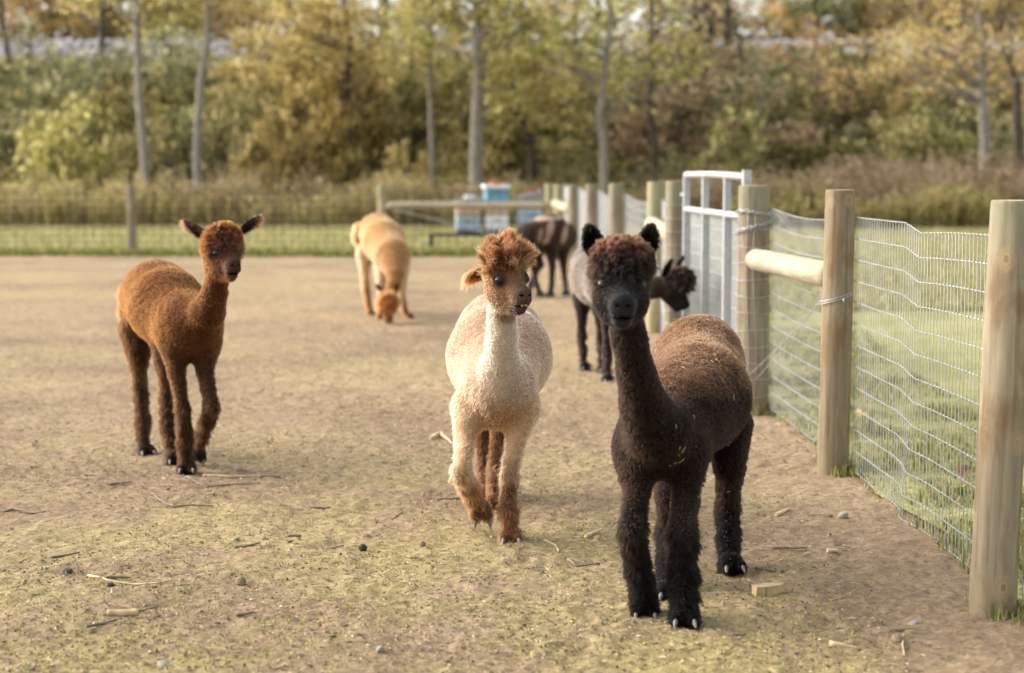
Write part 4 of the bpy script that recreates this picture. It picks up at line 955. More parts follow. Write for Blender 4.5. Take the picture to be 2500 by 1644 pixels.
def grow_fur(name, parent, V, F, vn, dens, length, colr, n, rng, flow, lift, clump=.02, cfac=.6, rad=.0009, droop=.3, jit=.25, cj=.18, pts=4, swirl=0.0, mat=None, cdir=0.0, wave=0.0):
    """hair strands rooted on the surface, gathered in locks"""
    T = np.concatenate([F[:, [0, 1, 2]], F[:, [0, 2, 3]]])
    ar = np.linalg.norm(np.cross(V[T[:, 1]] - V[T[:, 0]], V[T[:, 2]] - V[T[:, 0]]), axis=1)
    w = ar * dens[T].mean(1); w /= w.sum()
    t = rng.choice(len(T), n, p=w)
    a, b = rng.random(n), rng.random(n); f = a + b > 1; a[f], b[f] = 1 - a[f], 1 - b[f]
    bc = np.stack([1 - a - b, a, b], 1)
    def lerp(A):
        A = np.asarray(A); X = A[T[t]]
        return (X * (bc[..., None] if X.ndim == 3 else bc)).sum(1)
    P = lerp(V); Nn = nrm(lerp(vn)); L = lerp(length) * rng.uniform(.65, 1.15, n); C = lerp(colr); fl = lerp(flow); lf = lerp(lift)
    if swirl:
        nz = np.stack([noise3(P, 9, k + 3) for k in range(3)], 1); fl = fl + swirl * nz
    d = nrm(Nn * lf[:, None] + fl * (1 - lf)[:, None] + jit * rng.normal(size=(n, 3)))
    cc, cr = cell_center(P, clump, 4)
    off = cc - P; off -= Nn * (off * Nn).sum(1, keepdims=True)
    k = pts; tt = np.linspace(0, 1, k)
    if cdir:
        kc = np.floor(cc * 4096).astype(np.int64); cd = np.stack([_hash(kc[:, 0], kc[:, 1], kc[:, 2], 90 + q) * 2 - 1 for q in range(3)], 1); d = nrm(d + cdir * cd)
    if wave:
        wa = nrm(np.cross(d, Nn + .3 * rng.normal(size=(n, 3)))); wp = cr * 6.28
    L = L * (.75 + .5 * cr)
    pos = np.zeros((n, k, 3))
    g = np.array([0, 0, -1.0])
    for j, s in enumerate(tt):
        pos[:, j] = P - Nn * np.minimum(.002, .12 * L)[:, None] + d * (L * s)[:, None] + g * (droop * L * s * s)[:, None] + off * (cfac * s ** 1.3)
        if wave: pos[:, j] += wa * (wave * L * np.sin(wp + s * 7) * s)[:, None]
    dr = np.linalg.norm(pos[:, -1] - P, axis=1)
    cu = bpy.data.hair_curves.new(name)
    cu.add_curves([k] * n)
    cu.attributes['position'].data.foreach_set('vector', pos.astype(np.float32).ravel())
    rr = np.outer(rng.uniform(.7, 1.2, n), rad * np.interp(tt, [0, .6, 1], [1, .85, .25]))
    ra = cu.attributes.get('radius') or cu.attributes.new('radius', 'FLOAT', 'POINT')
    ra.data.foreach_set('value', rr.astype(np.float32).ravel())
    C = np.clip(C * (1 + cj * (cr - .5)[:, None] * 2) * rng.uniform(1 - cj, 1 + cj, (n, 1)), .001, .97)
    ca = cu.attributes.new('fur_color', 'FLOAT_COLOR', 'CURVE')
    ca.data.foreach_set('color', np.concatenate([C, np.ones((n, 1))], 1).astype(np.float32).ravel())
    cu.materials.append(mat or M_FUR)
    o = bpy.data.objects.new(name, cu); col.objects.link(o); o.parent = parent
    return o

def uv_sphere(c, r, ns=14, nr=9, ax=None, sc=(1, 1, 1)):
    V, F = [], []
    for i in range(nr + 1):
        th = math.pi * i / nr
        for j in range(ns):
            ph = 2 * math.pi * j / ns
            V.append((math.sin(th) * math.cos(ph) * sc[0] * r, math.sin(th) * math.sin(ph) * sc[1] * r, math.cos(th) * sc[2] * r))
    for i in range(nr):
        for j in range(ns):
            F.append((i * ns + j, (i + 1) * ns + j, (i + 1) * ns + (j + 1) % ns, i * ns + (j + 1) % ns))
    V = np.array(V)
    if ax is not None: V = V @ np.array(ax).T
    return V + np.array(c), np.array(F)

def ear_mesh(base, tip, wide, face, curl=.35):
    """spear-shaped cupped ear: outer skin and inner skin, 1 cm apart at the root"""
    base, tip = np.array(base, float), np.array(tip, float)
    ax = tip - base; L = np.linalg.norm(ax); ax /= L
    fc = np.array(face, float); fc -= ax * (fc @ ax); fc /= np.linalg.norm(fc)
    sd = np.cross(ax, fc)
    prof_t = [0, .12, .3, .5, .7, .85, .95, 1]; prof_w = [.62, .85, 1, .95, .74, .48, .24, .04]
    nt_, ns = 15, 9; V = []
    for layer in (0, 1):
        for i in range(nt_):
            t = i / (nt_ - 1); w = np.interp(t, prof_t, prof_w) * wide / 2
            for j in range(ns):
                q = -1 + 2 * j / (ns - 1)
                ang = q * 1.15
                depth = (math.cos(ang) - math.cos(1.15)) * w * .95
                bend = curl * .12 * L * math.sin(t * math.pi * .5) ** 2
                p = base + ax * (t * L) + sd * (math.sin(ang) / math.sin(1.15) * w) - fc * (depth + bend)
                if layer == 0: p = p - fc * (.005 * (1 - q * q) * (1 - t * .7) + .0006)
                V.append(p)
    F = []
    m = nt_ * ns
    for i in range(nt_ - 1):
        for j in range(ns - 1):
            a = i * ns + j
            F.append((a, a + ns, a + ns + 1, a + 1)); F.append((m + a, m + a + 1, m + a + ns + 1, m + a + ns))
        for j in (0, ns - 1):
            a = i * ns + j; F.append((a, m + a, m + a + ns, a + ns) if j == 0 else (a, a + ns, m + a + ns, m + a))
    return np.array(V), np.array(F)

# regions of the coat
TORSO, CHEST, NECK, HEAD, MUZZLE, TOP, ULEG, LLEG, FOOT, TAIL = range(10)

def alpaca(label, K, torso, neck, head, legs, ears, pal, fur, vox=.0075, seed=1, tail=None, paint=None, teeth=False, hs=1.0, extra=(), top=None):
    rng = np.random.default_rng(seed)
    def J(c): u, v = K(c[0], c[1]); return np.array(spot(u, v, c[2]))
    B = Body()
    B.chain([(J(c), c[3] - .008) for c in torso], TORSO, .08)
    for c in extra: B.ell(J(c), (c[3],) * 3, np.eye(3), c[4] if len(c) > 4 else TORSO, .07)
    ch = torso[-1]; B.ell(J(ch), (ch[3] * .98 - .008,) * 3, np.eye(3), CHEST, .05)
    nk = [(J(c), c[3] - .008) for c in neck]; B.chain(nk[:2], NECK, .07); B.chain(nk[1:], NECK, .018)
    if tail: B.chain([(J(c), c[3]) for c in tail], TAIL, .03)
    hc = J(head[0]); M = frame(head[1], head[2])
    def hp(x, y, z): return hc + M @ (np.array([x, y, z]) * hs)
    # skull, cheeks, muzzle, chin, brow, nose
    B.ell(hp(0, 0, .02), np.array([.082, .070, .072]) * hs, M, HEAD, .03)
    ck = fur.get('cheek', 1.0)
    B.ell(hp(.012, 0, -.035), np.array([.080 * (1 + .4 * (ck - 1)), .066 * ck, .062 * ck]) * hs, M, HEAD, .03)
    B.cone(hp(.04, 0, .0), .054 * hs, hp(.115, 0, -.022), .033 * hs, HEAD, .025)
    B.ell(hp(.118, 0, -.028), np.array([.042, .034, .036]) * hs, M, MUZZLE, .02)
    B.ell(hp(.143, 0, -.012), np.array([.018, .026, .017]) * hs, M, MUZZLE, .014)
    for s in (-1, 1):
        B.ell(hp(.132, .015 * s, -.041), np.array([.023, .019, .020]) * hs, M, MUZZLE, .012)
        B.ell(hp(.052, .050 * s, .026), np.array([.028, .018, .022]) * hs, M, HEAD, .015)
        B.cut(hp(.066, .070 * s, .022), np.array([.021, .014, .015]) * hs, M, .005)
        B.cut(hp(.160, .016 * s, -.021), np.array([.011, .010, .0065]) * hs, M, .004)
    B.cone(hp(.03, 0, -.065), .042 * hs, hp(.116, 0, -.070), .027 * hs, MUZZLE if pal.get('chin') else HEAD, .02)
    B.cut(hp(.135, 0, -.059), np.array([.035, .028, .0045]) * hs, M, .005)
    B.cut(hp(.16, 0, -.04), np.array([.012, .002, .014]) * hs, M, .004)
    tx = top or (.0, .065, .088, .080)           # topknot: forward, up, side radius, height radius
    tl = fur['tlen'] * .62
    B.ell(hp(tx[0], 0, tx[1]), np.array([tx[2] * .92 - tl, tx[2] - tl, tx[3] - tl]) * hs, M, TOP, .03)
    nails = []
    for lg in legs:
        pts = [(J(c), c[3] - (.006, .012, .013, .013, .008)[min(i, 4)] * fur.get('slim', 1.0)) for i, c in enumerate(lg['j'])]
        regs = [ULEG] * 2 + [LLEG] * 8
        B.cone(pts[0][0], pts[0][1], pts[1][0], pts[1][1], ULEG, .04); B.chain(pts[1:], regs[1:len(pts) - 1], .014)
        an, ar = pts[-1]; ft = J(lg['foot'])
        fd = np.array(lg.get('dir', (0, -1, 0)), float); fd /= np.linalg.norm(fd)
        if lg.get('plant', True): ft[2] = .030; fd[2] = 0
        B.cone(an, ar, ft, .036, FOOT, .02)
        sdv = np.cross(fd, (0, 0, 1)); sdv /= np.linalg.norm(sdv)
        for s in (-1, 1):
            q = (fd + .22 * s * sdv); q /= np.linalg.norm(q)
            t0 = ft + sdv * (.019 * s); t1 = t0 + q * .038 - np.array([0, 0, .004])
            B.cone(t0, .025, t1, .019, FOOT, .008)
            nails.append((t1, q))
    V, F = B.mesh(vox)
    Wt = B.weights(V, 10)
    vn = vnormals(V, F)
    fl_len = np.array([fur['len'][i] for i in range(10)])
    # lumps of fleece: shallow on the body, shaggier down the leg
    shag = Wt[:, LLEG] + .5 * Wt[:, ULEG] + .8 * Wt[:, TOP]
    body = Wt[:, TORSO] + Wt[:, CHEST] + Wt[:, NECK]
    V = V + vn * (.006 * fbm(V, 9, seed, 3) * body + .004 * fbm(V, 40, seed + 1, 2) * body + .014 * fbm(V, 24, seed + 2, 3) * shag)[:, None]
    V[:, 2] = np.maximum(V[:, 2], .004)
    vn = vnormals(V, F)
    C = Wt @ np.array([pal[i] for i in range(10)])
    lv = (V - hc) @ M / hs
    hm = (Wt[:, HEAD] + Wt[:, MUZZLE])
    if 'eyepatch' in pal:
        for s in (-1, 1):
            d = np.linalg.norm((lv - np.array([.060, .056 * s, .020])) / np.array([1.1, 1, 1.25]), axis=1)
            k = np.clip((.036 - d) / .020, 0, 1) * np.clip(hm * 1.6, 0, 1)
            C = C * (1 - k[:, None]) + np.array(pal['eyepatch']) * k[:, None]
    if paint is not None: C = paint(V, C, Wt, lv, rng)
    C = np.clip(C * (1 + .10 * fbm(V, 12, seed + 5, 3))[:, None], .001, .95)
    V = V.astype(float)
    base = np.array([V[:, 0].mean(), V[:, 1].mean(), 0.0])
    root = empty('alpaca', base); tag(root, label, 'alpaca', 'alpacas in the paddock')
    V = V - base
    me = mesh_np('body', V, F); set_color(me, 'coat', C)
    link('body', me, M_COAT, root)
    hcb = hc - base
    def hpb(x, y, z): return hp(x, y, z) - base
    # ---- fleece
    back = nrm(np.array(J(torso[0]) - J(torso[-1])))
    flow = np.tile(np.array([0, 0, -.8]) + .5 * back, (len(V), 1))
    hd = Wt[:, HEAD] + Wt[:, MUZZLE]
    flow = flow * (1 - hd)[:, None] + (-M[:, 0] * .9 + np.array([0, 0, -.3])) * hd[:, None]
    lift = Wt @ np.array([.62, .55, .6, .30, .26, .8, .42, .36, .28, .4])
    L = Wt @ fl_len
    dens = (Wt @ np.array([1, 1, 1, 1.5, 1.2, 1.0, 1.2, 1.6, 2.0, 1.0]))
    eye_d = np.min([np.linalg.norm(lv - np.array([.062, .062 * s, .022]), axis=1) for s in (-1, 1)], 0)
    nose_d = np.linalg.norm((lv - np.array([.150, 0, -.018])) / np.array([1, 1.5, 1]), axis=1)
    L = L * np.clip((eye_d - .010) / .02, .15, 1); dens = dens * np.clip((eye_d - .012) / .005, 0, 1) * np.clip((nose_d - .012) / .012, 0.05, 1)
    topm = np.clip(Wt[:, TOP] * 1.5 - .3, 0, 1)
    grow_fur('fleece', root, V, F, vn, dens * (1 - topm), L, C, fur['n'], rng, flow, lift, clump=fur.get('clump', .011), cfac=fur.get('cfac', .30), rad=fur.get('rad', .0010), droop=.25, jit=.22, swirl=.35, cdir=.18, wave=.06, cj=.11)
    # ---- shaggy wool down the legs, hanging in ragged locks
    lw = np.clip(Wt[:, LLEG] * 1.4 - .2, 0, 1) 
    grow_fur('leg_wool', root, V, F, vn, lw, np.full(len(V), fur.get('shag', .027)), C * .92, int(fur['n'] * .16), rng, flow, np.full(len(V), .28), clump=.026, cfac=.65, rad=fur.get('rad', .0010) * 1.05, droop=.35, jit=.12, swirl=.3, cdir=.45, wave=.10, cj=.22, pts=5)
    # ---- topknot
    tf = nrm(M[:, 2] * .9 + M[:, 0] * fur.get('tfwd', .35)) 
    tflow = np.tile(tf, (len(V), 1))
    grow_fur('topknot', root, V, F, vn, topm, np.full(len(V), fur['tlen'] * hs), C, fur['tn'], rng, tflow, np.full(len(V), fur.get('tlift', .7)), clump=fur.get('tclump', .02), cfac=.75, rad=fur.get('trad', .0011), droop=fur.get('tdroop', .25), jit=fur.get('tjit', .14), cj=.38, pts=6, swirl=.6, cdir=fur.get('tdir', .45), wave=fur.get('twave', .12))
    # ---- ears
    for e in ears:
        b, t = J(e[0]) - base, J(e[1]) - base
        ev, ef = ear_mesh(b, t, e[2], e[3])
        em = mesh_np('ear', ev, ef); EC = np.tile(np.array(e[4] if len(e) > 4 else pal['ear']), (len(ev), 1)); half = len(ev) // 2
        EC[half:] *= pal.get('inner', .5); set_color(em, 'coat', EC)
        eo = link('ear', em, M_COAT, root)
        evn = vnormals(ev, ef); ax = nrm(t - b)
        tips = np.clip(((ev - b) @ ax) / np.linalg.norm(t - b), 0, 1)
        ecol = EC * (1 - tips[:, None] ** 2 * .8) + np.array(pal.get('eartip', pal['ear'])) * tips[:, None] ** 2 * .8
        grow_fur('ear_hair', eo, ev, ef, evn, np.where(np.arange(len(ev)) < half, 1.0, .25) * (1 + 1.5 * tips), .010 + .028 * tips ** 2 * fur.get('eartuft', 1), ecol, fur.get('en', 2500), rng, np.tile(ax * .8 + np.array([0, 0, -.6]), (len(ev), 1)), np.full(len(ev), .25), clump=.012, cfac=.4, rad=.0007, droop=.5, jit=.25)
    # ---- eyes
    for s in (-1, 1):
        ev, ef = uv_sphere(hpb(.0590, .0530 * s, .0215), .0175 * hs, ax=M, sc=(1.12, .95, .92))
        eo = link('eye', mesh_np('eye', ev, ef), M_EYE, root)
        # upper lid: a shell over the top of the eyeball, with lashes
        lvx, lf = uv_sphere(hpb(.0590, .0530 * s, .0215), .0188 * hs, ns=18, nr=12, ax=M, sc=(1.14, .95, .94))
        loc = (lvx - hpb(.0590, .0530 * s, .0215)) @ M
        keep = [f for f in lf if loc[f].mean(0)[2] > .0085 * hs or loc[f].mean(0)[2] < -.0120 * hs]
        link('eyelid', mesh_np('eyelid', lvx, np.array(keep)), M_LID, eo)
    for s in (-1, 1):
        nv, nf = uv_sphere(hpb(.1500, .0155 * s, -.0205), .0078 * hs, ns=10, nr=6, ax=M @ np.array([[1, .35 * s, 0], [-.35 * s, 1, 0], [0, 0, 1]]).T, sc=(.7, 1.35, .6))
        link('nostril', mesh_np('nostril', nv, nf), M_HOLLOW, root)
    mv, mf = uv_sphere(hpb(.122, 0, -.0600), .028 * hs, ns=16, nr=8, ax=M, sc=(1.13, 1.18, .12))
    link('mouth', mesh_np('mouth', mv, mf), M_HOLLOW, root)
    if teeth:
        for s in (-1, 1):
            tv, tfc = uv_sphere(hpb(.1450, .0070 * s, -.0590), .0075 * hs, ns=10, nr=6, ax=M, sc=(.8, .95, .62))
            link('tooth', mesh_np('tooth', tv, tfc), M_TOOTH, root)
    # ---- toenails
    for p, q in nails:
        q = np.array(q); a = p - base + q * .006; b = p - base + q * .040 - np.array([0, 0, .014])
        if b[2] < .006: b[2] = .006
        Fm = frame(b - a, (0, 0, 1)); L0 = np.linalg.norm(b - a)
        vv, ff = [], []
        rs = [(0, .0095), (.35, .0100), (.7, .0070), (1, .0015)]
        for t, r in rs:
            for j in range(8):
                an = 2 * math.pi * j / 8
                vv.append(a + Fm[:, 0] * (t * L0) + Fm[:, 1] * (r * .8 * math.cos(an)) + Fm[:, 2] * (r * 1.1 * math.sin(an) - .004 * t * t))
        for i in range(3):
            for j in range(8): ff.append((i * 8 + j, i * 8 + (j + 1) % 8, (i + 1) * 8 + (j + 1) % 8, (i + 1) * 8 + j))
        link('toenail', mesh_np('toenail', vv, ff), M_NAIL, root)
    return root, base, V + base, F, vn, Wt
# ------------------------------------------------------------------ the herd
def crop(x0, y0, k): return lambda cx, cy: (x0 + cx / k, y0 + cy / k)
def pal(torso, chest, neck, head, muzzle, top, uleg, lleg, foot, tail, ear, **kw):
    d = {i: np.array(srgb(*c)) for i, c in enumerate((torso, chest, neck, head, muzzle, top, uleg, lleg, foot, tail))}
    d['ear'] = srgb(*ear)
    for k, v in kw.items(): d[k] = srgb(*v) if isinstance(v, tuple) else v
    return d
def furs(n, tn, tlen, lens=None, **kw):
    return dict(len=lens or [.008, .011, .009, .006, .003, .05, .013, .024, .012, .035], n=n, tn=tn, tlen=tlen, **kw)

# --- brown young alpaca, standing and looking past the camera
K = crop(250, 480, 2.173)
br = (76, 43, 19)
def paint_brown(V, C, Wt, lv, rng):
    k = np.clip(Wt[:, LLEG], 0, 1)[:, None] * np.clip(.5 + .8 * fbm(V, 10, 3), 0, 1)[:, None]
    C = C * (1 - .45 * k)
    br_ = np.clip((lv[:, 2] - .0) * 20, 0, 1) * np.clip((lv[:, 0] - .05) * 40, 0, 1) * np.exp(-(lv[:, 1] / .03) ** 2) * Wt[:, HEAD]
    return C * (1 - .55 * br_[:, None]) + np.array(srgb(95, 78, 68)) * .55 * br_[:, None]
alpaca('brown alpaca with a round woolly topknot and ears held out sideways', K,
    torso=[(262, 528, 9.20, .172), (345, 585, 8.95, .190), (452, 690, 8.66, .160)],
    extra=[(300, 500, 9.12, .155)],
    neck=[(500, 690, 8.62, .125), (555, 615, 8.50, .090), (597, 510, 8.42, .066), (612, 395, 8.40, .060)],
    head=[(632, 315, 8.38), (.55, -.83, -.10), (0, .05, 1)], hs=1.06,
    tail=[(150, 500, 9.42, .05), (128, 600, 9.46, .035)],
    legs=[dict(j=[(390, 790, 8.62, .088), (392, 930, 8.58, .056), (428, 1120, 8.52, .046), (440, 1290, 8.53, .043), (445, 1420, 8.53, .034)], foot=(448, 1458, 8.52), dir=(.15, -1, 0)),
          dict(j=[(540, 790, 8.66, .086), (545, 930, 8.60, .054), (582, 1115, 8.50, .048), (540, 1235, 8.62, .042), (506, 1315, 8.72, .033)], foot=(500, 1348, 8.73), dir=(.1, -.5, -.85), plant=False),
          dict(j=[(195, 710, 9.18, .115), (192, 880, 9.12, .062), (200, 1010, 9.20, .048), (212, 1160, 9.12, .044), (222, 1310, 9.06, .031)], foot=(232, 1356, 9.05), dir=(.4, -.9, 0)),
          dict(j=[(340, 770, 9.02, .095), (335, 940, 8.95, .055), (338, 1060, 9.02, .046), (355, 1230, 8.92, .041), (370, 1370, 8.82, .031)], foot=(377, 1412, 8.78), dir=(.4, -.9, 0))],
    ears=[((560, 222, 8.40), (426, 122, 8.44), .048, (.2, -1, .1)), ((738, 188, 8.44), (836, 100, 8.48), .044, (-.1, -1, -.2))],
    pal=pal(br, (70, 39, 17), (64, 36, 17), (78, 45, 21), (48, 44, 43), (72, 41, 19), (54, 33, 18), (46, 29, 17), (34, 25, 19), (98, 60, 30), (38, 28, 23),
            eyepatch=(46, 36, 31), eartip=(104, 70, 48), chin=0),
    fur=furs(130000, 12000, .024, [.008, .011, .008, .012, .003, .05, .014, .030, .014, .035], cheek=1.14, slim=1.45,  tlift=.8, tclump=.014, tdroop=.1, tdir=.3, en=1300, eartuft=.8), seed=3, paint=paint_brown, top=(.002, .062, .092, .094))

# --- fawn and white alpaca, walking to the camera
K = crop(1050, 560, 1.957)
def paint_white(V, C, Wt, lv, rng):
    # white front of the neck and a pale bib; warm tan saddle and shoulders
    leg = np.clip(Wt[:, LLEG], 0, 1); z = V[:, 2]
    k = np.clip((.33 - z) / .09 + .6 * fbm(V, 12, 9), 0, 1) * np.clip(leg + Wt[:, ULEG] + Wt[:, FOOT], 0, 1)
    C = C * (1 - k[:, None]) + np.array(srgb(92, 62, 40)) * k[:, None]
    hind = np.clip((V[:, 1] - 7.45) / .15, 0, 1) * np.clip(leg + Wt[:, ULEG] + Wt[:, FOOT], 0, 1)
    C = C * (1 - hind[:, None]) + np.array(srgb(84, 55, 35)) * hind[:, None]
    t = np.clip(.5 + 1.1 * fbm(V, 5, 21), 0, 1) * Wt[:, TORSO]
    C = C * (1 - .55 * t[:, None]) + np.array(srgb(160, 138, 116)) * .55 * t[:, None]
    jw = np.clip((.135 - np.linalg.norm(lv - np.array([.04, 0, -.02]), axis=1)) / .02, 0, 1) * np.clip((lv[:, 0] + .01) / .03, 0, 1) * Wt[:, NECK]
    C = C * (1 - jw[:, None]) + np.array(srgb(112, 81, 54)) * jw[:, None]
    mz = np.clip((lv[:, 0] - .105) / .03, 0, 1) * (Wt[:, HEAD] + Wt[:, MUZZLE])
    C = C * (1 - mz[:, None]) + np.array(srgb(82, 64, 52)) * mz[:, None]
    ch = np.clip((-lv[:, 2] - .062) / .012, 0, 1) * np.clip((lv[:, 0] - .07) / .03, 0, 1) * (Wt[:, HEAD] + Wt[:, MUZZLE])
    return C * (1 - ch[:, None]) + np.array(srgb(60, 50, 44)) * ch[:, None]
alpaca('cream and fawn alpaca with a spiky rust topknot and one front foot raised', K,
    torso=[(332, 560, 7.92, .196), (331, 610, 7.50, .216), (326, 750, 7.12, .155)],
    extra=[(332, 500, 7.75, .185), (320, 800, 7.06, .12, CHEST)],
    neck=[(338, 735, 7.02, .105), (341, 640, 6.98, .080), (343, 530, 6.94, .067), (342, 400, 6.92, .064)],
    head=[(350, 256, 6.88), (.52, -.84, -.10), (0, 0, 1)], hs=1.10,
    legs=[dict(j=[(195, 850, 7.08, .090), (164, 1000, 6.98, .054), (150, 1160, 6.80, .048), (190, 1238, 6.92, .043), (220, 1298, 7.02, .035)], foot=(240, 1328, 7.04), dir=(.15, -.45, -.85), plant=False),
          dict(j=[(440, 850, 7.08, .086), (408, 1010, 7.02, .053), (374, 1185, 6.95, .048), (368, 1330, 6.92, .042), (378, 1450, 6.90, .034)], foot=(384, 1500, 6.89), dir=(.05, -1, 0)),
          dict(j=[(235, 830, 7.95, .10), (250, 990, 7.90, .052), (254, 1110, 7.95, .042), (258, 1220, 7.86, .034), (264, 1280, 7.82, .028)], foot=(266, 1300, 7.80), dir=(.05, -1, 0)),
          dict(j=[(345, 850, 7.90, .10), (326, 980, 7.82, .048), (310, 1110, 7.86, .041), (304, 1240, 7.70, .035), (308, 1310, 7.64, .028)], foot=(312, 1335, 7.62), dir=(.05, -1, 0))],
    ears=[((282, 198, 6.92), (176, 228, 6.94), .064, (.1, -.75, -.6)), ((440, 200, 7.02), (452, 170, 7.15), .05, (.2, -.7, -.2))],
    pal=pal((146, 116, 91), (140, 104, 73), (172, 155, 133), (112, 81, 54), (90, 71, 57), (94, 57, 32), (172, 140, 106), (160, 127, 93), (88, 58, 38), (180, 142, 104), (92, 60, 38),
            eyepatch=(38, 35, 34), eartip=(160, 102, 58), inner=.8, chin=0),
    fur=furs(140000, 9000, .062, slim=1.4, lens=[.007, .011, .008, .005, .003, .05, .014, .030, .016, .03], tlift=.55, tclump=.030, tdroop=.05, tfwd=.15, trad=.0011, tdir=.7, twave=.1, en=2600, eartuft=1.1), seed=5, paint=paint_white, teeth=True, top=(.004, .082, .100, .098))

# --- black alpaca walking at the camera
K = crop(1380, 530, 1.49)
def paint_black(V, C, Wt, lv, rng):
    # sun-bleached, dusty brown along the spine; backlit edge tint painted into the outer wool
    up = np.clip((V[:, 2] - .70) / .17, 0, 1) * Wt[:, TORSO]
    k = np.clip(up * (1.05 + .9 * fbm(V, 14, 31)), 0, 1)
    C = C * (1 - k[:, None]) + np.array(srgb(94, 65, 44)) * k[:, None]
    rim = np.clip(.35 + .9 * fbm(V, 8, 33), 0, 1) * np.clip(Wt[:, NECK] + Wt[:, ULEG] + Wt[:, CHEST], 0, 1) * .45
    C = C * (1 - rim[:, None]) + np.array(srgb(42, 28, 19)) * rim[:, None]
    tk = np.clip((lv[:, 2] - .085) / .04, 0, 1) * Wt[:, TOP]
    C = C * (1 - tk[:, None]) + np.array(srgb(66, 41, 27)) * tk[:, None]
    fc = np.clip((lv[:, 0] - .04) / .05, 0, 1) * (Wt[:, HEAD] + Wt[:, MUZZLE]) * np.exp(-(lv[:, 1] / .038) ** 2)
    C = C * (1 - fc[:, None]) + np.array(srgb(38, 37, 38)) * fc[:, None]
    nose = np.clip((lv[:, 0] - .135) / .012, 0, 1) * (Wt[:, HEAD] + Wt[:, MUZZLE]) * np.clip((lv[:, 2] + .035) / .01, 0, 1)
    return C * (1 - nose[:, None]) + np.array(srgb(30, 30, 31)) * nose[:, None]
_bk = alpaca('black alpaca with dusty brown back and upright black ears, facing ahead', K,
    torso=[(480, 556, 6.55, .180), (474, 655, 6.22, .188), (352, 785, 5.88, .146)],
    extra=[(486, 500, 6.62, .150), (425, 700, 6.05, .155)],
    neck=[(330, 770, 5.75, .112), (288, 690, 5.66, .084), (256, 555, 5.56, .066), (226, 405, 5.50, .062)],
    head=[(203, 256, 5.45), (-.03, -1, -.14), (.0, 0, 1)], hs=1.08,
    legs=[dict(j=[(262, 850, 5.88, .092), (258, 1000, 5.78, .056), (242, 1150, 5.64, .055), (262, 1270, 5.70, .051), (282, 1362, 5.76, .040)], foot=(288, 1400, 5.76), dir=(0, -.72, -.62), plant=False),
          dict(j=[(438, 850, 5.88, .095), (440, 1000, 5.82, .057), (422, 1160, 5.70, .061), (428, 1290, 5.67, .054), (432, 1430, 5.64, .042)], foot=(432, 1482, 5.63), dir=(-.05, -1, 0)),
          dict(j=[(588, 760, 6.55, .104), (598, 920, 6.50, .066), (590, 1050, 6.60, .055), (592, 1180, 6.50, .047), (600, 1262, 6.43, .036)], foot=(604, 1296, 6.41), dir=(.1, -1, 0)),
          dict(j=[(400, 830, 6.45, .11), (375, 1020, 6.20, .058), (372, 1130, 6.28, .048), (376, 1290, 6.12, .042), (378, 1380, 6.02, .034)], foot=(378, 1412, 5.99), dir=(-.05, -1, 0))],
    ears=[((112, 138, 5.52), (87, 27, 5.50), .068, (-.1, -1, .1)), ((290, 138, 5.52), (314, 25, 5.50), .068, (.1, -1, .1))],
    pal=pal((24, 17, 13), (19, 13, 10), (20, 14, 11), (20, 15, 12), (30, 29, 29), (28, 18, 13), (20, 14, 11), (9, 7, 7), (8, 7, 7), (24, 17, 13), (6, 5, 5),  # blacks reddened to carry the brown tint of backlit edges
            eyepatch=(22, 20, 20), eartip=(26, 20, 17), inner=.55, chin=1),
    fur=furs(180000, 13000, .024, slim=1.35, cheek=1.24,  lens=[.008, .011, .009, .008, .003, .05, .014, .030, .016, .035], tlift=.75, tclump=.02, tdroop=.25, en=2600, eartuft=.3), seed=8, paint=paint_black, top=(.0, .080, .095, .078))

# hay caught in the black fleece
def hay():
    V, F, vn, Wt = _bk[2:]; r = np.random.default_rng(44); w = np.clip(Wt[:, TORSO] + .6 * Wt[:, CHEST] + .3 * Wt[:, NECK] + .3 * Wt[:, ULEG], 0, 1) * (vn[:, 1] < .3) * np.clip(.3 + 1.6 * fbm(V, 7, 5), .02, 2)
    ids = r.choice(len(V), 130, p=w / w.sum()); A = Acc()
    for k in ids:
        t = nrm(np.cross(vn[k], r.normal(size=3))); L = r.uniform(.006, .026); c = V[k] + vn[k] * .010; b = np.cross(vn[k], t) * r.normal(0, .3) * L
        A.tube([c - t * L / 2, c + b * .5, c + t * L / 2 + b], r.uniform(.0006, .0013), 4)
    tag(A.build('hay_bits', plain('dry_hay', srgb(190, 168, 124), rough=.8)), 'pale bits of hay caught in the black fleece', 'hay', kind='stuff')
hay()
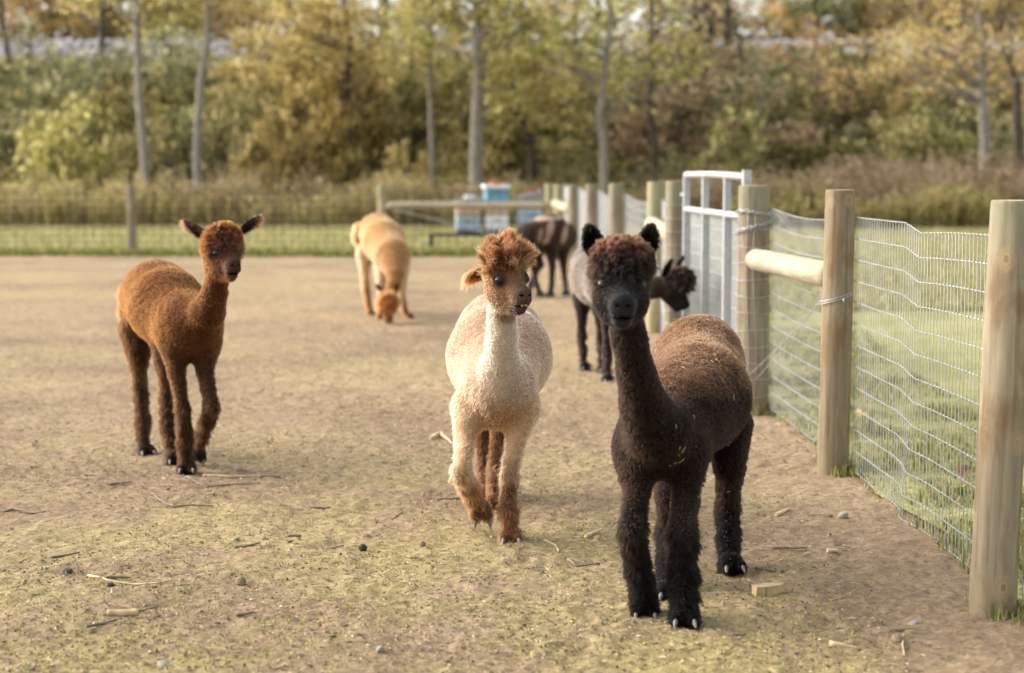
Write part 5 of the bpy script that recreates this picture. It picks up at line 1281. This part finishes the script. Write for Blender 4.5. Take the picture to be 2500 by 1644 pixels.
# --- grey alpaca with a black head, nosing towards the gate
K = crop(1380, 540, 3.726)
dk = (28, 22, 19)
alpaca('grey shorn alpaca with black legs and dark head, reaching towards the gate', K,
    torso=[(290, 415, 13.02, .205), (310, 520, 12.75, .195), (400, 560, 12.40, .175)],
    neck=[(470, 570, 12.25, .12), (640, 610, 12.05, .088), (820, 600, 11.98, .078), (900, 580, 11.96, .07)],
    head=[(985, 590, 11.95), (.58, -.22, -.70), (.75, -.15, .62)], hs=1.12,
    legs=[dict(j=[(160, 700, 12.98, .085), (150, 860, 12.95, .048), (152, 1030, 13.02, .042), (165, 1230, 12.95, .030), (176, 1320, 12.92, .024)], foot=(182, 1348, 12.90), dir=(.2, -1, 0)),
          dict(j=[(400, 780, 12.30, .075), (382, 960, 12.24, .046), (385, 1160, 12.22, .040), (380, 1350, 12.18, .034), (384, 1430, 12.15, .028)], foot=(386, 1456, 12.14), dir=(.2, -1, 0)),
          dict(j=[(320, 740, 12.85, .085), (318, 900, 12.80, .046), (322, 1060, 12.86, .040), (330, 1240, 12.80, .030), (336, 1340, 12.76, .024)], foot=(340, 1376, 12.75), dir=(.2, -1, 0)),
          dict(j=[(520, 780, 12.40, .075), (530, 960, 12.38, .046), (535, 1160, 12.36, .040), (538, 1330, 12.34, .034), (540, 1400, 12.32, .028)], foot=(542, 1425, 12.31), dir=(.2, -1, 0))],
    ears=[((890, 510, 11.90), (978, 342, 11.86), .060, (.5, -.8, 0)), ((1010, 430, 12.02), (1082, 315, 12.06), .045, (.6, .5, 0))],
    pal=pal((90, 80, 72), (84, 74, 66), (40, 33, 29), dk, (20, 19, 18), (30, 21, 17), (30, 24, 21), (32, 26, 23), (26, 23, 22), (98, 86, 76), (24, 20, 18),
            eyepatch=(28, 25, 24), inner=.7, chin=1),
    fur=furs(45000, 7000, .034, rad=.0014, trad=.0014, tlift=.85, en=900, eartuft=.3), vox=.010, seed=12)

# --- tan alpaca grazing
K = crop(820, 480, 3.606)
def paint_tan(V, C, Wt, lv, rng):
    k = np.clip((.42 - V[:, 2]) / .1 + .5 * fbm(V, 8, 4), 0, 1) * np.clip(Wt[:, LLEG] + Wt[:, FOOT], 0, 1)
    C = C * (1 - k[:, None]) + np.array(srgb(116, 74, 42)) * k[:, None]
    return C
alpaca('golden tan alpaca grazing with its head down to the dirt', K,
    torso=[(365, 310, 18.15, .200), (425, 400, 17.85, .215), (498, 520, 17.42, .180)],
    neck=[(505, 600, 17.25, .125), (520, 690, 17.08, .095), (512, 780, 16.98, .075), (485, 860, 16.92, .066)],
    head=[(462, 945, 16.88), (.02, -.28, -.96), (0, -.96, .28)], hs=1.20,
    tail=[(212, 280, 18.3, .065), (192, 360, 18.3, .05), (196, 415, 18.3, .03)],
    legs=[dict(j=[(262, 500, 18.10, .11), (252, 640, 18.05, .062), (262, 780, 18.0, .052), (284, 920, 17.9, .040), (300, 1015, 17.82, .030)], foot=(306, 1040, 17.8), dir=(.2, -1, 0)),
          dict(j=[(410, 600, 17.5, .085), (400, 800, 17.4, .055), (395, 920, 17.35, .048), (395, 1040, 17.3, .034)], foot=(398, 1080, 17.28), dir=(0, -1, 0)),
          dict(j=[(585, 600, 17.5, .085), (585, 800, 17.45, .050), (592, 920, 17.42, .044), (615, 1030, 17.4, .032)], foot=(638, 1062, 17.4), dir=(.5, -.8, 0)),
          dict(j=[(440, 560, 18.0, .10), (430, 720, 17.95, .055), (430, 850, 17.95, .046), (435, 980, 17.9, .034)], foot=(438, 1035, 17.85), dir=(0, -1, 0))],
    ears=[((405, 822, 16.86), (348, 768, 16.9), .055, (0, -1, .3)), ((528, 825, 16.86), (548, 752, 16.9), .055, (0, -1, .3))],
    pal=pal((150, 112, 70), (142, 104, 64), (126, 88, 52), (140, 90, 48), (96, 70, 52), (134, 80, 40), (186, 154, 114), (172, 138, 98), (92, 66, 46), (176, 132, 80), (110, 68, 38),
            eyepatch=(54, 42, 33), chin=0),
    fur=furs(35000, 5000, .04, rad=.0017, trad=.0018, tlift=.8, en=700, eartuft=.4), vox=.012, seed=15, paint=paint_tan, top=(-.01, .055, .085, .075))

# --- dark brown alpaca with pale patches, grazing further back
def paint_patch(V, C, Wt, lv, rng):
    for u, v, w, h in ((1795, 350, .04, .10), (1885, 300, .045, .16), (1850, 395, .05, .06), (2020, 330, .04, .12), (1830, 195, .16, .03), (1960, 195, .05, .03)):
        c = np.array(spot(820 + u / 3.606, 480 + v / 3.606, 20.2))
        d = np.sqrt(((V[:, 0] - c[0] - .25 * (V[:, 2] - c[2])) / w) ** 2 + ((V[:, 2] - c[2]) / h) ** 2) + .5 * fbm(V, 9, 6)
        k = np.clip((1.1 - d) / .5, 0, 1) * Wt[:, TORSO] * .6
        C = C * (1 - k[:, None]) + np.array(srgb(190, 160, 140)) * k[:, None]
    return C
alpaca('dark brown alpaca with pale streaks on its side, behind the others', K,
    torso=[(2000, 350, 20.65, .180), (1850, 328, 20.45, .200), (1690, 345, 20.30, .150)],
    extra=[(1900, 290, 20.5, .18)],
    neck=[(1650, 400, 20.22, .115), (1590, 540, 20.10, .080), (1545, 680, 20.0, .066)],
    head=[(1520, 770, 19.95), (-.35, -.3, -.88), (-.8, -.35, .4)], hs=1.1,
    legs=[dict(j=[(1715, 470, 20.25, .085), (1735, 590, 20.25, .05), (1750, 720, 20.3, .042), (1785, 830, 20.4, .03)], foot=(1800, 862, 20.42), dir=(-.5, -.8, 0)),
          dict(j=[(1895, 470, 20.4, .08), (1905, 620, 20.4, .05), (1900, 740, 20.42, .040), (1888, 830, 20.4, .032)], foot=(1888, 862, 20.4), dir=(-.5, -.8, 0)),
          dict(j=[(1990, 470, 20.6, .10), (2000, 600, 20.6, .055), (2010, 720, 20.65, .042), (2025, 830, 20.6, .032)], foot=(2032, 865, 20.58), dir=(-.5, -.8, 0)),
          dict(j=[(1750, 470, 20.5, .085), (1800, 600, 20.5, .05), (1720, 740, 20.5, .04), (1700, 820, 20.5, .03)], foot=(1690, 850, 20.5), dir=(-.5, -.8, 0))],
    ears=[((1500, 700, 19.9), (1440, 660, 19.9), .05, (0, -1, .3)), ((1560, 700, 20.05), (1590, 640, 20.1), .05, (0, -1, .3))],
    pal=pal((56, 41, 31), (50, 37, 28), (46, 34, 27), (52, 38, 30), (38, 32, 29), (62, 41, 28), (44, 33, 27), (36, 28, 24), (30, 25, 22), (62, 45, 34), (32, 25, 21), eyepatch=(30, 26, 24), chin=1),
    fur=furs(30000, 3000, .035, rad=.0019, trad=.002, tlift=.85, en=400, eartuft=.3), vox=.012, seed=18, paint=paint_patch)
# ================================================================== small things lying on the dirt
M_TWIG = plain('grey_twig', srgb(120, 106, 90), rough=.95, bscale=40, var=.3, bump=.4)
M_TWIGP = plain('pale_stick', srgb(196, 172, 136), rough=.9, bscale=40, var=.2, bump=.3)
M_NUT = plain('black_walnut_husk', srgb(74, 64, 52), rough=.95, bscale=90, var=.4, bump=1.0)
M_STONE = plain('field_stone', srgb(150, 140, 128), rough=.9, bscale=40, var=.25, bump=.5)
M_BLOCK = plain('sawn_timber_offcut', srgb(178, 156, 116), rough=.9, bscale=25, var=.25, bump=.5)
srg = np.random.default_rng(5)
def gpt(u, v): p = ground(u, v); return np.array([p.x, p.y, ground_z(p.x, p.y)])
def twig(uvs, r, label, mat=None, fork=None, group=None):
    P = np.array([gpt(u, v) for u, v in uvs]); P[:, 2] = [ground_z(p[0], p[1]) + r * .8 for p in P]; b = P[0].copy()
    Q = np.concatenate([limb_path(P[i], P[i + 1], srg, 6, .06)[:-1] for i in range(len(P) - 1)] + [P[-1:]])
    A = Acc(); A.tube(Q - b, np.linspace(r, r * .5, len(Q)), 6)
    if fork:
        k = len(Q) // 2; e = gpt(*fork); e[2] += r * 2; A.tube(limb_path(Q[k] - b, e - b, srg, 5, .08), np.linspace(r * .7, r * .35, 5), 5)
    o = A.build('twig', mat or M_TWIG, None, True, b); tag(o, label, 'twig', group); return o
def cz(x, y): return (x / 1.904, 1100 + y / 1.904)              # points read in the lower-left quarter
def cr_(x, y): return (1250 + x / 1.904, 1100 + y / 1.904)
twig([cz(945, 112), cz(1060, 122), cz(1230, 118)], .006, 'long pale twig lying by the brown alpaca\'s front feet', M_TWIGP)
twig([cz(870, 135), cz(960, 182), cz(1080, 174), cz(1210, 165)], .005, 'long dark curved twig in front of the brown alpaca', None, cz(930, 160))
twig([cz(705, 210), cz(760, 250), cz(815, 282), cz(990, 262)], .006, 'bent forked twig below the brown alpaca', None)
twig([cz(-20, 275), cz(60, 268), cz(150, 288), cz(210, 275)], .006, 'thin curved twig at the left on mossy ground', None)
twig([cz(410, 575), cz(500, 612), cz(620, 620), cz(745, 628)], .0055, 'slender bowed twig with a dark crumb beside it', M_TWIGP)
twig([cz(1300, 125), cz(1215, 130), cz(1180, 120)], .007, 'short thick grey twig behind the long pale one', None)
twig([cz(475, 110), cz(545, 103)], .007, 'short dark twig left of the brown alpaca\'s feet', None)
twig([cz(510, 165), cz(612, 158)], .006, 'short straight twig under the brown alpaca\'s shadow side', None, cz(510, 190))
twig([cz(1440, 265), cz(1535, 272)], .008, 'stubby grey twig between the brown and cream alpacas', None)
twig([cz(1090, 458), cz(1150, 456), cz(1210, 448)], .007, 'straight brown twig near a small dark stone', None)
twig([cz(1335, 408), cz(1400, 404)], .009, 'thick stubby stick left of a walnut', None)
twig([cz(1490, 463), cz(1600, 460)], .006, 'thin straight twig touching the ground beside the dark walnut', None)
twig([cz(235, 482), cz(370, 468)], .006, 'straight twig on yellow moss', None)
twig([cz(490, 604), cz(610, 598)], .006, 'short dark twig across the bowed one', None)
twig([cz(400, 838), cz(480, 815), cz(548, 800)], .006, 'crooked twig in front of the short stick', None)
twig([cz(1100, 766), cz(1175, 770)], .010, 'short thick piece of stick on bare soil', None)
twig([cz(1820, 322), cz(1850, 305), cz(1870, 290)], .005, 'little forked twig near the raised foot of the cream alpaca', None)
twig([cz(2030, 228), cz(2140, 232)], .006, 'short grey twig left of the raised hoof', None)
twig([cr_(150, 430), cr_(205, 445), cr_(215, 488)], .006, 'pale hooked twig between the cream and black alpacas', M_TWIGP)
twig([cr_(260, 515), cr_(300, 540), cr_(410, 540)], .007, 'bent grey twig left of the black alpaca\'s leg', None)
twig([cr_(345, 405), cr_(420, 378)], .010, 'pale split stick between the cream and black alpacas', M_TWIGP)
twig([cr_(1210, 462), cr_(1370, 465)], .006, 'thin dark straight twig right of the black alpaca', None)
twig([cr_(1230, 312), cr_(1290, 285)], .011, 'pale stub of wood near the fence post foot', M_TWIGP)
twig([cr_(1380, 308), cr_(1490, 320)], .009, 'grey stick lying near the fence wire', None)
twig([cr_(1130, 545), cr_(1230, 554)], .007, 'grey twig behind the timber offcut', None)
twig([cr_(1930, 640), cr_(2000, 652), cr_(2090, 648)], .008, 'grey twig near the foot of the near fence post', None)
twig([cr_(1475, 910), cr_(1618, 910)], .011, 'flat straight stick on the soil below the timber offcut', M_TWIGP)
twig([cr_(1820, 850), cr_(1815, 905), cr_(1825, 940)], .004, 'thin pale twig beside the walnut near the post', M_TWIGP)
twig([cr_(1015, 855), cr_(1085, 855)], .009, 'short grey stick right of the black alpaca\'s front foot', None)
twig([cr_(1750, 840), cr_(1880, 826)], .006, 'thin twig behind the walnut near the post', None)
twig([(1052, 1075), (1075, 1068), (1105, 1090)], .012, 'curved pale stick left of the cream alpaca', M_TWIGP)
twig([cr_(1465, 478), cr_(1515, 478)], .012, 'pale wood chip with squared ends right of the black alpaca', M_TWIGP)

def lump(name, u, v, r, mat, label, cat, seed, sq=(1, 1, .9), rough=.08, ridge=0, group=None):
    p = gpt(u, v); V, F = uv_sphere((0, 0, 0), 1.0, 20, 14); q = V.copy()
    k = 1 + rough * fbm(q + seed, 2.2, seed, 3)
    if ridge: k = k - .06 * np.abs(np.sin(np.arctan2(q[:, 1], q[:, 0]) * ridge + 2 * noise3(q + seed, 2, seed))) * np.sqrt(np.clip(1 - q[:, 2] ** 2, 0, 1))
    V = V * k[:, None] * np.array(sq) * r
    o = link(name, mesh_np(name, V, F), mat, None, (p[0], p[1], p[2] + r * sq[2] * .72)); o.rotation_euler = (random.uniform(0, .6), random.uniform(0, .6), random.uniform(0, 6))
    tag(o, label, cat, group); return o
M_NUTD = plain('dark_walnut', srgb(58, 54, 50), rough=.9, bscale=90, var=.4, bump=1.0)
M_NUTB = plain('brown_walnut', srgb(140, 122, 96), rough=.9, bscale=90, var=.3, bump=1.0)
lump('walnut', *cz(1686, 468), .0185, M_NUTD, 'dark grey walnut on the dirt left of the cream alpaca', 'walnut', 3, ridge=9)
lump('walnut', *cz(1120, 622), .0200, M_NUTB, 'tan ridged walnut on mossy ground', 'walnut', 4, ridge=11)
lump('walnut', *cr_(1793, 885), .0210, M_NUTB, 'brown ridged walnut near the foot of the near fence post', 'walnut', 5, ridge=11)
lump('walnut', *cz(1962, 450), .014, M_NUTB, 'small brown walnut close to the cream alpaca\'s front foot', 'walnut', 6, ridge=8)
lump('stone', *cr_(1538, 326), .022, M_STONE, 'rounded grey stone near the bent fence wire', 'stone', 7, (1.2, 1, .8))
lump('stone', *cz(1108, 96), .020, M_STONE, 'small grey stone right of the brown alpaca\'s feet', 'stone', 8, (1, 1, .8))
lump('dropping', *cz(312, 570), .020, M_NUTD, 'dark dropping on mossy ground at the left', 'dropping', 9, (1.3, 1, .6), .3)
lump('dropping', *cz(518, 640), .016, M_NUTD, 'dark crumb of dung beside the bowed twig', 'dropping', 10, (1.2, 1, .6), .35)
lump('stone', *cz(1098, 420), .012, M_STONE, 'little grey stone beside the straight brown twig', 'stone', 11, (1.2, 1, .7))
lump('stone', *cr_(1860, 805), .016, M_STONE, 'pale flat stone behind the walnut near the post', 'stone', 12, (1.4, 1, .5))
lump('stone', *cz(1768, 940), .014, M_STONE, 'pale pebble on the soil in front of the black alpaca', 'stone', 13, (1, 1, .7))
lump('stone', *cz(755, 995), .014, M_STONE, 'pale pebble on mossy soil at the bottom left', 'stone', 14, (1.3, 1, .6))
lump('stone', *cr_(2100, 752), .014, M_STONE, 'grey pebble left of the near fence post', 'stone', 15, (1.3, 1, .6))
# timber offcut and cut branch piece
p = gpt(*cr_(1195, 660)); prof = [(-.062, -.02), (-.03, -.028), (-.028, -.02), (-.022, -.03), (.055, -.012), (.064, .02), (.05, .03), (-.055, .028)]
V = [(x, y, -.004) for x, y in prof] + [(x * .97, y * .97, .040) for x, y in prof]; n = len(prof)
me = bpy.data.meshes.new('timber_offcut'); me.from_pydata(V, [], [tuple(range(n))[::-1], tuple(range(n, 2 * n))] + [(i, (i + 1) % n, n + (i + 1) % n, n + i) for i in range(n)]); me.update()
o = link('timber_offcut', me, M_BLOCK, None, (p[0], p[1], p[2])); o.rotation_euler = (0, 0, .35); tag(o, 'chunky pale timber offcut on the dirt behind the black alpaca', 'wood block')
p = gpt(*cz(572, 772)); SK = empty('cut_stick', (p[0], p[1], p[2] + .014), .12); tag(SK, 'short thick cut piece of branch with a thin side twig', 'stick')
A = Acc(); A.tube([(-.052 + .0105 * i, .002 * math.sin(i), .001 * math.cos(i * 2)) for i in range(11)], [.013 + .001 * math.sin(i * 1.7) for i in range(11)], 12); A.build('branch_piece', M_BLOCK, SK)
A = Acc(); A.tube([(.05, .0, .004), (.08, .008, .008), (.115, .02, .014)], [.004, .003, .002], 5); A.build('side_twig', M_TWIG, SK)
# fallen leaves by the fence
M_FALLEN = plain('fallen_leaf', srgb(112, 78, 52), rough=.8, bscale=30, var=.3); M_FALLENY = plain('yellow_fallen_leaf', srgb(206, 170, 84), rough=.8, bscale=30, var=.2)
def fallen(u, v, s, mat, label):
    p = ground(u, v); n = 14; V = [(0, 0, .012)]
    for i in range(n):
        a = 2 * math.pi * i / n; r = s * (1 + .28 * math.cos(5 * a)) * (.9 + .2 * random.random()); V.append((r * math.cos(a), r * math.sin(a), .012 + .4 * s * abs(math.sin(a * 1.5 + 1))))
    me = bpy.data.meshes.new('fallen_leaf'); me.from_pydata(V, [], [(0, i + 1, (i + 1) % n + 1) for i in range(n)]); me.update()
    o = link('fallen_leaf', me, mat, None, (p.x, p.y, .045)); o.rotation_euler = (random.uniform(-.4, .4), random.uniform(-.4, .4), random.uniform(0, 6)); tag(o, label, 'leaf')
fallen(2350, 1180, .045, M_FALLEN, 'curled rust brown leaf in the grass behind the bent wire')
fallen(2098, 1036, .05, M_FALLENY, 'yellow leaf in the grass right of the middle post')
fallen(2110, 1068, .035, M_FALLENY, 'small orange yellow leaf lying just below the larger one')
fallen(2355, 1222, .04, M_FALLENY, 'pale yellow leaf in the grass beside the near post')
